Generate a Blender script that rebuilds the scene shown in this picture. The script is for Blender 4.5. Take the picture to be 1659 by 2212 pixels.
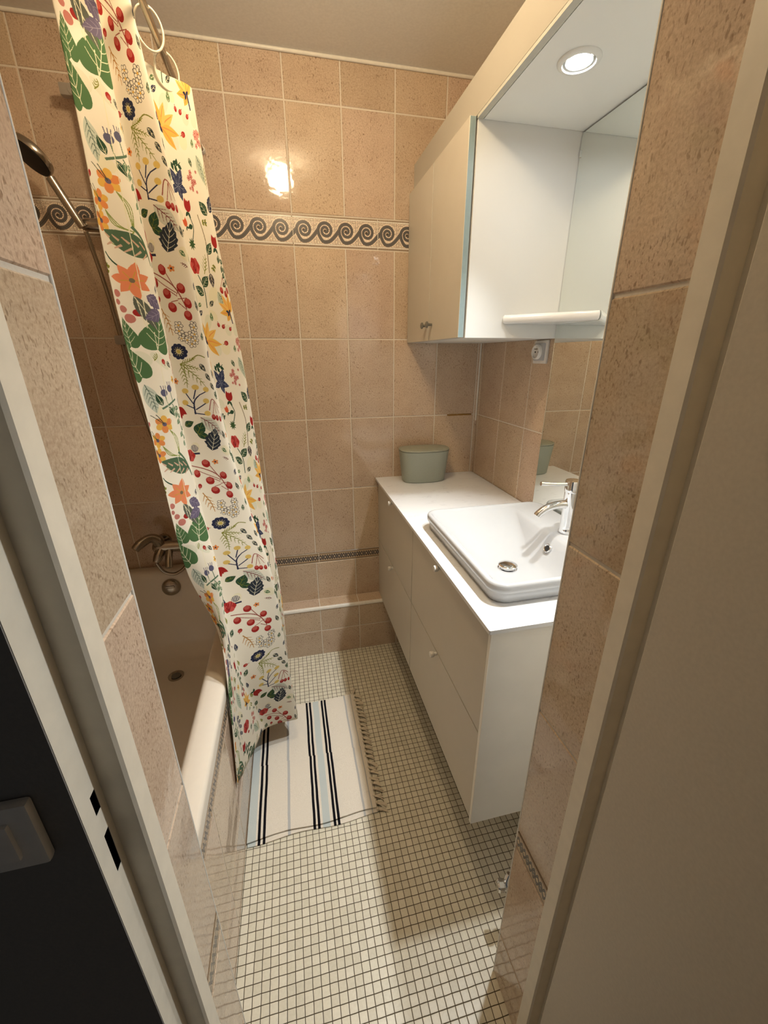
import bpy, bmesh, math, random
import numpy as np
from mathutils import Vector, Matrix

for o in list(bpy.data.objects):
    bpy.data.objects.remove(o)
sc = bpy.context.scene
COL = sc.collection
R = random.Random(7)

# ------------------------------------------------------------------ camera
cam_d = bpy.data.cameras.new('camera')
cam = bpy.data.objects.new('camera', cam_d)
COL.objects.link(cam)
sc.camera = cam
F_PX, PITCH, YAW, ROLL = 878.82, -0.36642, 0.22215, -0.0036
cam_d.sensor_fit = 'HORIZONTAL'
cam_d.sensor_width = 36.0
cam_d.lens = 36.0 * F_PX / 1659.0
cam_d.clip_start = 0.02
ca, sa, cb, sb = math.cos(PITCH), math.sin(PITCH), math.cos(YAW), math.sin(YAW)
fwd = Vector((sb * ca, cb * ca, sa))
rgt = Vector((cb, -sb, 0))
up = rgt.cross(fwd)
r2 = rgt * math.cos(ROLL) + up * math.sin(ROLL)
u2 = -rgt * math.sin(ROLL) + up * math.cos(ROLL)
m = Matrix((r2, u2, -fwd)).transposed().to_4x4()
m.translation = Vector((0.1323, -1.88519, 1.49768))
cam.matrix_world = m

# ------------------------------------------------------------------ world, exposure, lamps
w = bpy.data.worlds.new('world')
sc.world = w
w.use_nodes = True
w.node_tree.nodes['Background'].inputs[0].default_value = (0.9, 0.95, 1.0, 1)
w.node_tree.nodes['Background'].inputs[1].default_value = 0.05
vs = sc.view_settings
vs.view_transform = 'Standard'
vs.look = 'None'
vs.exposure = 0.0
vs.gamma = 1.0
vs.use_curve_mapping = False
sc.cycles.use_denoising = True
sc.cycles.max_bounces = 10
sc.cycles.diffuse_bounces = 5
sc.cycles.glossy_bounces = 6
sc.cycles.sample_clamp_indirect = 14.0

LAMP_POS = (0.1858, -0.875, 2.393)
LAMP_COL = (1.0, 0.775, 0.485)
LAMP_STRENGTH = 102.0
SPOT_COL = (0.96, 0.985, 0.98)
SPOT_WS = (42.0, 56.0)
SPOT_TILTS = (19.0, 25.0)        # the gimbals lean towards the room
SPOT_ANGLES = (76, 100)
SPOT_XZ = (0.800, 2.078)
SPOT_YS = (-0.846, -1.140)

# ------------------------------------------------------------------ materials
def lin(c):
    c = c / 255.0
    return c / 12.92 if c <= 0.04045 else ((c + 0.055) / 1.055) ** 2.4
def rgb(r, g, b):
    return (lin(r), lin(g), lin(b), 1)

class NT:
    def __init__(s, name):
        s.m = bpy.data.materials.new(name)
        s.m.use_nodes = True
        s.t = s.m.node_tree
        s.b = s.t.nodes['Principled BSDF']
    def n(s, typ, **kw):
        nd = s.t.nodes.new(typ)
        for k, v in kw.items():
            setattr(nd, k, v)
        return nd
    def l(s, a, b):
        s.t.links.new(a, b)
    def math(s, op, a, b=None, c=None, clamp=False):
        nd = s.n('ShaderNodeMath', operation=op, use_clamp=clamp)
        for i, v in enumerate((a, b, c)):
            if v is None:
                continue
            if isinstance(v, (int, float)):
                nd.inputs[i].default_value = v
            else:
                s.l(v, nd.inputs[i])
        return nd.outputs[0]
    def mix(s, fac, a, b, mode='MIX'):
        nd = s.n('ShaderNodeMix', data_type='RGBA', blend_type=mode)
        for sock, v in ((nd.inputs[0], fac), (nd.inputs[6], a), (nd.inputs[7], b)):
            if isinstance(v, (int, float)):
                sock.default_value = v
            elif isinstance(v, tuple):
                sock.default_value = v
            else:
                s.l(v, sock)
        return nd.outputs[2]
    def ramp(s, fac, stops):
        nd = s.n('ShaderNodeValToRGB')
        els = nd.color_ramp.elements
        while len(els) < len(stops):
            els.new(0.5)
        for e, (p, c) in zip(els, stops):
            e.position = p
            e.color = c if isinstance(c, tuple) else (c, c, c, 1)
        s.l(fac, nd.inputs[0])
        return nd.outputs[0]
    def noise(s, vec, scale, detail=3, rough=0.5, dist=0.0, dim='3D'):
        nd = s.n('ShaderNodeTexNoise', noise_dimensions=dim)
        nd.inputs['Scale'].default_value = scale
        nd.inputs['Detail'].default_value = detail
        nd.inputs['Roughness'].default_value = rough
        nd.inputs['Distortion'].default_value = dist
        if vec is not None:
            s.l(vec, nd.inputs['Vector'])
        return nd.outputs[0]
    def bump(s, h, strength=0.2, dist=0.002):
        nd = s.n('ShaderNodeBump')
        nd.inputs['Strength'].default_value = strength
        nd.inputs['Distance'].default_value = dist
        s.l(h, nd.inputs['Height'])
        s.l(nd.outputs[0], s.b.inputs['Normal'])
    def set(s, **kw):
        for k, v in kw.items():
            s.b.inputs[k.replace('_', ' ')].default_value = v
        return s

def plain(name, col, rough=0.5, metal=0.0, bump=0.0, bscale=60, spec=0.5, var=0.04):
    """a procedural paint/plastic/metal: slight noise in colour, roughness and relief"""
    t = NT(name)
    tc = t.n('ShaderNodeTexCoord')
    nz = t.noise(tc.outputs['Object'], bscale, 4)
    lo = tuple(max(0, c * (1 - var)) for c in col[:3]) + (1,)
    hi = tuple(min(1, c * (1 + var)) for c in col[:3]) + (1,)
    t.l(t.ramp(nz, [(0.3, lo), (0.7, hi)]), t.b.inputs['Base Color'])
    t.set(Metallic=metal, Specular_IOR_Level=spec)
    rr = t.math('MULTIPLY_ADD', nz, 0.06, max(0.0, rough - 0.03))
    t.l(rr, t.b.inputs['Roughness'])
    if bump:
        t.bump(nz, bump, 0.001)
    return t.m

M = {}
M['chrome'] = plain('chrome', (0.82, 0.82, 0.82, 1), 0.06, 1.0, var=0.01)
M['dull_chrome'] = plain('dull_chrome', (0.42, 0.38, 0.33, 1), 0.22, 1.0, var=0.03)
M['black'] = plain('black_rubber', (0.01, 0.01, 0.01, 1), 0.6)
M['pitch'] = plain('hollow_dark', (0.002, 0.002, 0.002, 1), 0.9, spec=0.0)
M['ceramic'] = plain('white_ceramic', (0.47, 0.475, 0.48, 1), 0.07, var=0.005)
M['shelf'] = plain('shelf_plastic', (0.80, 0.80, 0.79, 1), 0.15, var=0.005)
M['enamel'] = plain('bath_enamel', (0.72, 0.66, 0.57, 1), 0.16, var=0.01)
M['cream'] = plain('cream_lacquer', (0.59, 0.55, 0.475, 1), 0.42, var=0.015, bscale=15)
M['laminate'] = plain('white_laminate', (0.75, 0.76, 0.75, 1), 0.42, spec=0.3, var=0.008, bscale=8)
M['underwhite'] = plain('satin_white', (0.88, 0.90, 0.885, 1), 0.3, var=0.008, bscale=8)
M['endpanel'] = plain('pale_melamine', (0.90, 0.87, 0.80, 1), 0.30, var=0.03, bscale=9)
M['greyblue'] = plain('greyblue_edge', rgb(140, 160, 163), 0.4)
M['darkgrey'] = plain('grey_knob', rgb(112, 110, 102), 0.4)
M['plastic'] = plain('white_plastic', (0.78, 0.76, 0.72, 1), 0.3)
M['ivory'] = plain('ivory_ring', (0.72, 0.66, 0.52, 1), 0.35)
M['sage'] = plain('sage_plastic', rgb(152, 158, 146), 0.55, bump=0.05, bscale=400)
M['sage_lid'] = plain('sage_lid', rgb(156, 158, 142), 0.5)
M['ceiling'] = plain('ceiling_paint', (0.78, 0.77, 0.74, 1), 0.8, bump=0.1, bscale=120)
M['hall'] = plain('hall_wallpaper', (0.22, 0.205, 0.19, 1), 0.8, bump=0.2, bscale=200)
M['frame'] = plain('frame_paint', (0.82, 0.76, 0.64, 1), 0.4, bump=0.12, bscale=40)
M['doorpaint'] = plain('door_paint', (0.60, 0.54, 0.44, 1), 0.45, bump=0.1, bscale=220)
M['grout'] = plain('pale_grout', (0.70, 0.64, 0.55, 1), 0.85, bump=0.2, bscale=300)
M['silicone'] = plain('white_trim', (0.80, 0.77, 0.70, 1), 0.35)
M['bouncewhite'] = plain('gloss_white_tile', (0.80, 0.79, 0.75, 1), 0.16, spec=1.0, bump=0.25, bscale=14)  # added reflector finish, bounces spot light onto the vanity end panel
M['bouncewhite'].node_tree.nodes['Principled BSDF'].inputs['IOR'].default_value = 2.4

def tile_mat():
    t = NT('beige_stone_tile')
    uv = t.n('ShaderNodeUVMap', uv_map='UVMap').outputs[0]
    at = t.n('ShaderNodeAttribute', attribute_name='tint')
    cloud = t.noise(uv, 9, 4, 0.6)
    base = t.ramp(cloud, [(0.3, rgb(188, 165, 143)), (0.55, rgb(203, 182, 159)), (0.75, rgb(211, 192, 170))])
    fine = t.noise(uv, 220, 3, 0.7)
    base = t.mix(0.45, base, t.ramp(fine, [(0.35, rgb(172, 149, 126)), (0.65, rgb(223, 203, 180))]))
    mp = t.n('ShaderNodeMapping')
    mp.inputs['Rotation'].default_value = (0, 0, 0.45)
    mp.inputs['Scale'].default_value = (1.0, 0.5, 1.0)
    t.l(uv, mp.inputs[0])
    s1 = t.ramp(t.noise(mp.outputs[0], 185, 1.5, 0.5, 0.3), [(0.625, 0.0), (0.68, 1.0)])
    s2 = t.ramp(t.noise(mp.outputs[0], 330, 1.0, 0.5), [(0.60, 0.0), (0.68, 1.0)])
    patch = t.ramp(t.noise(uv, 14, 2), [(0.38, 0.35), (0.62, 1.0)])
    base = t.mix(t.math('MULTIPLY', s2, t.math('MULTIPLY', patch, 0.55)), base, rgb(126, 100, 78))
    base = t.mix(t.math('MULTIPLY', s1, t.math('MULTIPLY', patch, 0.60)), base, rgb(112, 84, 62))
    base = t.mix(1.0, base, at.outputs[0], 'MULTIPLY')
    t.l(base, t.b.inputs['Base Color'])
    t.set(Roughness=0.07, Specular_IOR_Level=0.5)
    h = t.math('MULTIPLY_ADD', t.noise(uv, 22, 2), 1.0, t.math('MULTIPLY', t.noise(uv, 90, 2), 0.12))
    t.bump(h, 0.16, 0.0035)
    return t.m
M['tile'] = tile_mat()

def floor_mat():
    """2 cm square mosaic with dark joints, from object coordinates"""
    t = NT('mosaic_floor')
    tc = t.n('ShaderNodeTexCoord')
    sep = t.n('ShaderNodeSeparateXYZ')
    t.l(tc.outputs['Object'], sep.inputs[0])
    P = 0.02126
    u = t.math('DIVIDE', t.math('SUBTRACT', sep.outputs[0], -0.0793), P)
    v = t.math('DIVIDE', t.math('SUBTRACT', sep.outputs[1], -0.98819), P)
    wob = t.math('MULTIPLY', t.math('SUBTRACT', t.noise(tc.outputs['Object'], 30, 2), 0.5), 0.10)
    u2 = t.math('ADD', u, wob)
    v2 = t.math('ADD', v, wob)
    def edge(a):
        f = t.math('FRACT', a)
        return t.math('MINIMUM', f, t.math('SUBTRACT', 1.0, f))
    d = t.math('MINIMUM', edge(u2), edge(v2))
    mask = t.ramp(d, [(0.034, 0.0), (0.052, 1.0)])
    cmb = t.n('ShaderNodeCombineXYZ')
    t.l(t.math('FLOOR', u2), cmb.inputs[0])
    t.l(t.math('FLOOR', v2), cmb.inputs[1])
    wn = t.n('ShaderNodeTexWhiteNoise', noise_dimensions='2D')
    t.l(cmb.outputs[0], wn.inputs['Vector'])
    tint = t.ramp(wn.outputs[0], [(0.0, rgb(208, 202, 182)), (0.5, rgb(218, 212, 192)), (1.0, rgb(227, 221, 203))])
    tint = t.mix(0.25, tint, t.ramp(t.noise(tc.outputs['Object'], 160, 3), [(0.3, rgb(200, 192, 172)), (0.7, rgb(232, 227, 212))]))
    t.l(t.mix(mask, rgb(74, 62, 40), tint), t.b.inputs['Base Color'])
    rr = t.math('SUBTRACT', 0.85, t.math('MULTIPLY', mask, 0.52))
    t.l(rr, t.b.inputs['Roughness'])
    t.bump(t.ramp(d, [(0.03, 0.0), (0.09, 1.0)]), 0.35, 0.001)
    return t.m
M['floor'] = floor_mat()

def marble_mat():
    t = NT('white_marble_worktop')
    tc = t.n('ShaderNodeTexCoord')
    mp = t.n('ShaderNodeMapping')
    mp.inputs['Rotation'].default_value = (0, 0, 0.5)
    mp.inputs['Scale'].default_value = (1, 2.4, 1)
    t.l(tc.outputs['Object'], mp.inputs[0])
    a = t.noise(mp.outputs[0], 9, 6, 0.6, 1.2)
    vein = t.ramp(a, [(0.46, 0.0), (0.5, 1.0), (0.54, 0.0)])
    k = t.ramp(t.noise(mp.outputs[0], 14, 2), [(0.52, 0.0), (0.7, 1.0)])
    f = t.math('MULTIPLY', t.math('MULTIPLY', vein, k), 0.55)
    t.l(t.mix(f, (0.78, 0.785, 0.79, 1), (0.45, 0.45, 0.46, 1)), t.b.inputs['Base Color'])
    t.set(Roughness=0.3)
    return t.m
M['marble'] = marble_mat()

def rug_mat():
    t = NT('striped_cotton')
    tc = t.n('ShaderNodeTexCoord')
    sep = t.n('ShaderNodeSeparateXYZ')
    t.l(tc.outputs['Object'], sep.inputs[0])
    wv = t.math('MULTIPLY', t.math('SUBTRACT', t.noise(tc.outputs['Object'], 12, 2), 0.5), 0.004)
    st = t.math('MULTIPLY', t.math('GREATER_THAN', sep.outputs[1], -0.685), 0.002)
    x = t.math('ADD', t.math('ADD', sep.outputs[0], wv), st)
    def band(c, h):
        return t.math('LESS_THAN', t.math('ABSOLUTE', t.math('SUBTRACT', x, c)), h)
    weave = t.noise(tc.outputs['Object'], 700, 2, 0.6)
    col = t.ramp(weave, [(0.3, rgb(214, 205, 190)), (0.7, rgb(238, 231, 218))])
    for c, h in ((-0.107, 0.0135), (0.140, 0.0125)):
        col = t.mix(t.math('MULTIPLY', band(c, h), 0.9), col, rgb(190, 200, 200))
    for c, h in ((0.015, 0.0045), (0.272, 0.0035), (0.300, 0.002)):
        col = t.mix(t.math('MULTIPLY', band(c, h), 0.85), col, rgb(176, 178, 180))
    for c in (-0.083, -0.0665, 0.0995, 0.1145, 0.1675, 0.1815):
        col = t.mix(band(c, 0.0044), col, rgb(20, 20, 26))
    t.l(col, t.b.inputs['Base Color'])
    t.set(Roughness=0.95, Specular_IOR_Level=0.1)
    mp = t.n('ShaderNodeMapping')
    mp.inputs['Scale'].default_value = (900, 260, 1)
    t.l(tc.outputs['Object'], mp.inputs[0])
    t.bump(t.noise(mp.outputs[0], 1, 2), 0.5, 0.001)
    return t.m
M['rug'] = rug_mat()
M['fringe'] = plain('fringe_cotton', rgb(216, 204, 184), 0.95, bump=0.4, bscale=500)

def mirror_mat():
    t = NT('mirror_silver')
    tc = t.n('ShaderNodeTexCoord')
    t.l(t.ramp(t.noise(tc.outputs['Object'], 3, 1), [(0, (0.86, 0.895, 0.865, 1)), (1, (0.87, 0.90, 0.875, 1))]), t.b.inputs['Base Color'])
    t.set(Metallic=1.0, Roughness=0.0)
    return t.m
M['mirror'] = mirror_mat()

def emit_mat(name, col, strength):
    t = NT(name)
    t.set(Emission_Color=col + (1,), Emission_Strength=strength, Roughness=0.3)
    t.b.inputs['Base Color'].default_value = (0.9, 0.9, 0.9, 1)
    return t.m
M['globe'] = emit_mat('opal_globe', LAMP_COL, LAMP_STRENGTH)
M['lens'] = emit_mat('lit_spot_lens', SPOT_COL, 92.0)

# ------------------------------------------------------------------ drawn textures (numpy)
def make_image(name, arr):
    """arr: H x W x 3, sRGB 0..1, row 0 = bottom"""
    h, wd = arr.shape[:2]
    im = bpy.data.images.new(name, wd, h)
    px = np.ones((h, wd, 4), dtype=np.float32)
    px[..., :3] = arr
    im.pixels.foreach_set(px.ravel())
    im.update()
    im.pack()
    return im

class Cloth:
    """painted repeat: metres -> pixels, wraps in both directions"""
    def __init__(s, wm, hm, ppm, bg):
        s.W, s.H, s.k = int(wm * ppm), int(hm * ppm), ppm
        s.a = np.empty((s.H, s.W, 3), dtype=np.float32)
        s.a[:] = np.array(bg) / 255.0
    def poly(s, pts, col, alpha=1.0):
        p = np.array(pts, dtype=np.float64) * s.k
        x0, y0 = np.floor(p.min(0)).astype(int) - 1
        x1, y1 = np.ceil(p.max(0)).astype(int) + 1
        xs, ys = np.arange(x0, x1), np.arange(y0, y1)
        X, Y = np.meshgrid(xs + 0.5, ys + 0.5)
        ins = np.zeros(X.shape, bool)
        q = np.roll(p, -1, 0)
        for (ax, ay), (bx, by) in zip(p, q):
            if ay == by:
                continue
            c = (ay > Y) != (by > Y)
            xi = ax + (Y - ay) * (bx - ax) / (by - ay)
            ins ^= c & (X < xi)
        iy, ix = np.nonzero(ins)
        iy, ix = (iy + y0) % s.H, (ix + x0) % s.W
        s.a[iy, ix] = s.a[iy, ix] * (1 - alpha) + np.array(col) / 255.0 * alpha
    def ell(s, c, rx, ry, col, rot=0.0, alpha=1.0, n=20):
        cr, sr = math.cos(rot), math.sin(rot)
        s.poly([(c[0] + rx * math.cos(a) * cr - ry * math.sin(a) * sr, c[1] + rx * math.cos(a) * sr + ry * math.sin(a) * cr)
                for a in np.linspace(0, 2 * math.pi, n, endpoint=False)], col, alpha)
    def line(s, pts, wd, col, w2=None):
        pts = smooth(pts)
        n = len(pts)
        w2 = wd if w2 is None else w2
        L, Rr = [], []
        for i, (x, y) in enumerate(pts):
            a, b = pts[max(0, i - 1)], pts[min(n - 1, i + 1)]
            dx, dy = b[0] - a[0], b[1] - a[1]
            d = math.hypot(dx, dy) or 1
            h = (wd + (w2 - wd) * i / (n - 1)) / 2
            L.append((x - dy / d * h, y + dx / d * h))
            Rr.append((x + dy / d * h, y - dx / d * h))
        s.poly(L + Rr[::-1], col)
    def leaf(s, b, ang, ln, wd, col, vein=None, heart=False, veins=3, alpha=1.0, jag=0.0):
        ca_, sa_ = math.cos(ang), math.sin(ang)
        T = lambda u, v: (b[0] + u * ca_ - v * sa_, b[1] + u * sa_ + v * ca_)
        ts = np.linspace(0, 1, 22)
        if heart:
            prof = smooth([(0.0, 0.0), (-0.06, 0.30 * wd), (-0.05, 0.66 * wd), (0.06, 0.95 * wd), (0.22, 1.04 * wd), (0.42, 0.88 * wd), (0.62, 0.60 * wd), (0.80, 0.30 * wd), (0.92, 0.10 * wd), (1.0, 0.0)], 4)
        else:
            prof = [(t_, wd * math.sin(math.pi * t_ ** 0.8) * (1 + jag * ((i % 4) - 1.5) / 2)) for i, t_ in enumerate(ts)]
        s.poly([T(a * ln, v) for a, v in prof] + [T(a * ln, -v) for a, v in prof[::-1]], col, alpha)
        if vein is not None:
            vw = max(0.0007, ln * 0.018)
            s.line([T(0.02 * ln, 0), T(0.5 * ln, 0.01 * wd), T(0.97 * ln, 0)], vw * 1.2, vein, vw * 0.6)
            for i in range(veins):
                t0 = 0.12 + 0.7 * i / max(1, veins)
                for sg in (1, -1):
                    tw = 0.8 * wd * math.sin(math.pi * min(0.98, (t0 + 0.16)) ** 0.7)
                    s.line([T(t0 * ln, 0), T((t0 + 0.10) * ln, sg * tw * 0.5), T((t0 + 0.22) * ln, sg * tw * 0.92)], vw, vein, vw * 0.6)
    def flower(s, c, r, n, col, ctr, cr=0.25, rot=0.0, fat=0.34, col2=None):
        for i in range(n):
            a = rot + 2 * math.pi * i / n
            p = (c[0] + math.cos(a) * r * 0.58, c[1] + math.sin(a) * r * 0.58)
            s.ell(p, r * 0.46, r * fat, col if (col2 is None or i % 2) else col2, a)
        s.ell(c, r * cr, r * cr, ctr)

def smooth(pts, k=5):
    if len(pts) < 3:
        return [tuple(p) for p in pts]
    out = []
    P = [pts[0]] + list(pts) + [pts[-1]]
    for i in range(1, len(P) - 2):
        p0, p1, p2, p3 = (np.array(P[j], float) for j in (i - 1, i, i + 1, i + 2))
        for t in np.linspace(0, 1, k, endpoint=False):
            out.append(tuple(0.5 * ((2 * p1) + (-p0 + p2) * t + (2 * p0 - 5 * p1 + 4 * p2 - p3) * t * t + (-p0 + 3 * p1 - 3 * p2 + p3) * t ** 3)))
    out.append(tuple(pts[-1]))
    return out

CLOTH_W, CLOTH_H = 0.76, 0.32
def paint_cloth():
    c = Cloth(CLOTH_W, CLOTH_H, 2400, (236, 229, 212))
    GR, DG, NV, RD, PK, OR, YL, SG, PU, OL, BG = ((78, 112, 70), (44, 74, 52), (42, 46, 72), (158, 38, 34), (196, 122, 106), (222, 140, 78),
        (226, 178, 82), (176, 190, 166), (104, 94, 118), (128, 130, 50), (236, 229, 212))
    CR = (232, 226, 196)
    rr = random.Random(3)
    def berry(x, y, r, ang=-1.57, col=RD):
        c.ell((x, y), r, r * 0.8, col, ang)
        c.ell((x - 0.3 * r * math.cos(ang), y - 0.35 * r * math.sin(ang)), r * 0.6, r * 0.55, (206, 120, 104), ang, 0.6)
    def twig(x, y, ang, ln, col, n=5, side=0.4, w_=0.0016):
        e = (x + ln * math.cos(ang), y + ln * math.sin(ang))
        c.line([(x, y), ((x + e[0]) / 2 + 0.003, (y + e[1]) / 2), e], w_, col, w_ * 0.5)
        for i in range(n):
            t = 0.15 + 0.75 * i / n
            for sg in (1, -1):
                a = ang + sg * 0.7
                l2 = ln * side * (1 - 0.6 * t)
                p = (x + ln * t * math.cos(ang), y + ln * t * math.sin(ang))
                c.line([p, (p[0] + l2 * math.cos(a), p[1] + l2 * math.sin(a))], w_ * 0.8, col, w_ * 0.4)
    def feather(x, y, ang, ln, col, vein):
        c.leaf((x, y), ang, ln, ln * 0.24, col, None, alpha=0.75)
        twig(x, y, ang, ln * 0.95, vein, 5, 0.3, 0.0012)
    def sprig(x, y, pts, col, leafcol, ls=0.012, w_=0.0017, n=6):
        c.line([(x + a, y + b) for a, b in pts], w_, col, w_ * 0.6)
        sp = smooth([(x + a, y + b) for a, b in pts], 8)
        for i in range(n):
            j = int((0.1 + 0.85 * i / n) * (len(sp) - 2))
            a = math.atan2(sp[j + 1][1] - sp[j][1], sp[j + 1][0] - sp[j][0]) + (0.9 if i % 2 else -0.9)
            c.leaf(sp[j], a, ls, ls * 0.3, leafcol, CR if ls > 0.011 else None, veins=1)
    def blossom(x, y, n, spread, col, ctr, rr_=0.0055):
        for i in range(n):
            px, py = x + rr.uniform(-1, 1) * spread, y + rr.uniform(-1.3, 1.3) * spread
            r = rr_ * rr.uniform(0.6, 1.2)
            for k in range(5):
                a = 2 * math.pi * k / 5 + i
                q = (px + math.cos(a) * r * 0.6, py + math.sin(a) * r * 0.6)
                c.ell(q, r * 0.48, r * 0.42, col, a, n=10)
                c.ell(q, r * 0.36, r * 0.30, BG if ctr == YL else (206, 160, 146), a, n=10)
            c.ell((px, py), r * 0.25, r * 0.25, ctr, n=8)
    def lily(x, y, s_, rot, col=YL, col2=OR):
        for i, (a, l) in enumerate(((0.3, 1.0), (-0.35, 1.05), (-0.95, 0.95), (0.9, 0.9), (1.5, 0.85), (2.3, 0.6))):
            c.leaf((x, y), rot + a, s_ * l, s_ * 0.17, col if i % 3 else (232, 190, 104))
            c.line([(x, y), (x + s_ * 0.4 * l * math.cos(rot + a + 0.08), y + s_ * 0.4 * l * math.sin(rot + a + 0.08)),
                    (x + s_ * l * 0.85 * math.cos(rot + a), y + s_ * l * 0.85 * math.sin(rot + a))], 0.0024, col2, 0.001)
        c.line([(x, y), (x - 0.016 * math.cos(rot), y - 0.016 * math.sin(rot) - 0.004)], 0.0035, NV)
        for a in (1.2, -1.2, 2.4):
            c.leaf((x - 0.003, y), rot + a, 0.009, 0.0024, NV)
    def tulip(x, y, s_, rot, col=RD):
        for a in (-0.35, 0, 0.35):
            c.leaf((x, y), rot + a, s_ * (1.0 if a else 0.85), s_ * 0.28, col)
        c.leaf((x, y), rot + 2.4, s_ * 0.5, s_ * 0.12, DG)
        c.leaf((x, y), rot - 2.4, s_ * 0.5, s_ * 0.12, DG)
    def rose(x, y, s_):
        c.ell((x, y), s_, s_ * 0.85, (186, 62, 54))
        for i in range(6):
            a = i * 1.05
            c.ell((x + math.cos(a) * s_ * 0.55, y + math.sin(a) * s_ * 0.5), s_ * 0.5, s_ * 0.42, (198, 84, 76) if i % 2 else (172, 46, 42), a)
        for i in range(4):
            c.line([(x + (i - 1.5) * s_ * 0.4, y + s_ * 0.7), (x + (i - 1.5) * s_ * 0.22, y), (x, y - s_ * 0.7)], 0.0011, (118, 28, 30))
    # soft watercolour patches
    for i in range(34):
        c.ell((rr.uniform(0, CLOTH_W), rr.uniform(0, CLOTH_H)), rr.uniform(0.008, 0.018), rr.uniform(0.006, 0.012),
              (206, 212, 184) if i % 3 else (226, 220, 176), rr.uniform(0, 3), 0.45)
    H = CLOTH_H
    for ox in (0.0,):
        # ---- first strip (the wide panel nearest the door), v counted from the leaf group at the top
        X = ox
        v = lambda d: (H - d) % H
        c.leaf((X + 0.046, v(0.030)), 1.25, 0.056, 0.0235, GR, CR, True, 4)
        c.leaf((X + 0.014, v(0.026)), 1.65, 0.040, 0.014, GR, CR, True, 4)
        c.leaf((X + 0.018, v(0.070)), 1.95, 0.056, 0.018, GR, CR, True, 4)
        feather(X + 0.018, v(0.080), -1.4, 0.045, (182, 194, 180), (86, 104, 92))
        c.line([(X + 0.034, v(0.118)), (X + 0.048, v(0.112)), (X + 0.066, v(0.105))], 0.0028, (90, 116, 92))
        for bx, by in ((0.042, 0.096), (0.054, 0.090)):
            c.line([(X + bx + 0.003, v(by + 0.018)), (X + bx, v(by))], 0.0014, (90, 116, 92))
            c.ell((X + bx, v(by - 0.002)), 0.0055, 0.0055, (92, 92, 116))
            for k in (-1, 0, 1):
                c.line([(X + bx + k * 0.0028, v(by - 0.006)), (X + bx + k * 0.004, v(by - 0.013))], 0.0009, (70, 66, 92))
        c.leaf((X + 0.036, v(0.113)), 1.9, 0.020, 0.0045, DG, CR, veins=1)
        c.leaf((X + 0.044, v(0.116)), -0.9, 0.020, 0.0045, DG, CR, veins=1)
        sprig(X + 0.054, v(0.112), [(0, 0), (0.012, -0.018), (0.016, -0.05), (0.024, -0.075)], (88, 112, 84), (96, 128, 98), 0.012, n=9)
        for fx, fy, fr in ((0.032, 0.142, 0.0135), (0.016, 0.166, 0.012), (0.012, 0.190, 0.012)):
            c.flower((X + fx, v(fy)), fr, 6, OR, PU, 0.24, fy * 40, 0.36, YL)
            for k in (-1, 0, 1):
                c.line([(X + fx + 0.006, v(fy + 0.010)), (X + fx + 0.016 + k * 0.003, v(fy + 0.026)), (X + 0.048, v(0.196))], 0.0011, (138, 150, 74))
            for k in (1, 2):
                c.line([(X + fx, v(fy)), (X + fx - 0.006 * k, v(fy - 0.012)), (X + fx - 0.009 * k, v(fy - 0.016))], 0.001, (70, 74, 48))
        c.line([(X + 0.046, v(0.190)), (X + 0.060, v(0.206)), (X + 0.070, v(0.235))], 0.004, (84, 112, 84), 0.003)
        c.leaf((X + 0.066, v(0.222)), 2.75, 0.058, 0.014, (78, 104, 78))
        for k in range(5):
            c.line([(X + 0.060 - 0.010 * k, v(0.216 - 0.002 * k)), (X + 0.052 - 0.0095 * k, v(0.207 - 0.001 * k))], 0.003, (206, 170, 146), 0.0015)
            c.line([(X + 0.062 - 0.010 * k, v(0.221 - 0.002 * k)), (X + 0.052 - 0.0095 * k, v(0.229 - 0.003 * k))], 0.003, (206, 170, 146), 0.0015)
        c.line([(X + 0.006, v(0.226)), (X + 0.016, v(0.236)), (X + 0.030, v(0.246))], 0.002, DG)
        for k in range(7):
            a = 0.35 + k * 0.9
            c.leaf((X + 0.034, v(0.258)), a, 0.026 if k % 2 else 0.022, 0.0062, (224, 136, 94))
        for k in range(6):
            a = 0.1 + k * 1.05
            c.line([(X + 0.034, v(0.258)), (X + 0.034 + 0.013 * math.cos(a), v(0.258) + 0.013 * math.sin(a))], 0.0012, (206, 160, 70))
        c.ell((X + 0.034, v(0.258)), 0.003, 0.003, (120, 108, 84))
        for bx, by, br in ((0.012, 0.276, 0.0055), (0.010, 0.287, 0.0042), (0.016, 0.296, 0.0052), (0.022, 0.308, 0.0068), (0.032, 0.300, 0.0052)):
            c.ell((X + bx, v(by)), br, br * 0.9, RD if bx > 0.03 else (190, 120, 108))
        c.leaf((X + 0.032, v(0.278)), -1.15, 0.050, 0.0085, (92, 96, 84), CR, veins=0)
        c.line([(X + 0.034, v(0.282)), (X + 0.040, v(0.305)), (X + 0.046, v(0.325))], 0.001, CR)
        c.leaf((X + 0.046, v(0.276)), -0.55, 0.030, 0.0095, PU, (150, 142, 156), veins=3, jag=0.12)
        c.leaf((X + 0.066, v(0.297)), 3.5, 0.030, 0.0095, PU, (150, 142, 156), veins=3, jag=0.12)
        # ---- returns between the strips: small sprigs and blossoms
        blossom(X + 0.092, v(0.05), 10, 0.014, (200, 110, 96), RD)
        sprig(X + 0.090, v(0.10), [(0, 0), (0.010, -0.03), (0.004, -0.07)], NV, NV, 0.014, n=8)
        tulip(X + 0.094, v(0.205), 0.022, 1.3)
        sprig(X + 0.110, v(0.20), [(0, 0), (0.006, -0.04), (-0.008, -0.09)], DG, DG, 0.016, n=8)
        feather(X + 0.125, v(0.06), -1.5, 0.05, SG, (86, 104, 92))
        rose(X + 0.128, v(0.165), 0.0150)
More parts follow.
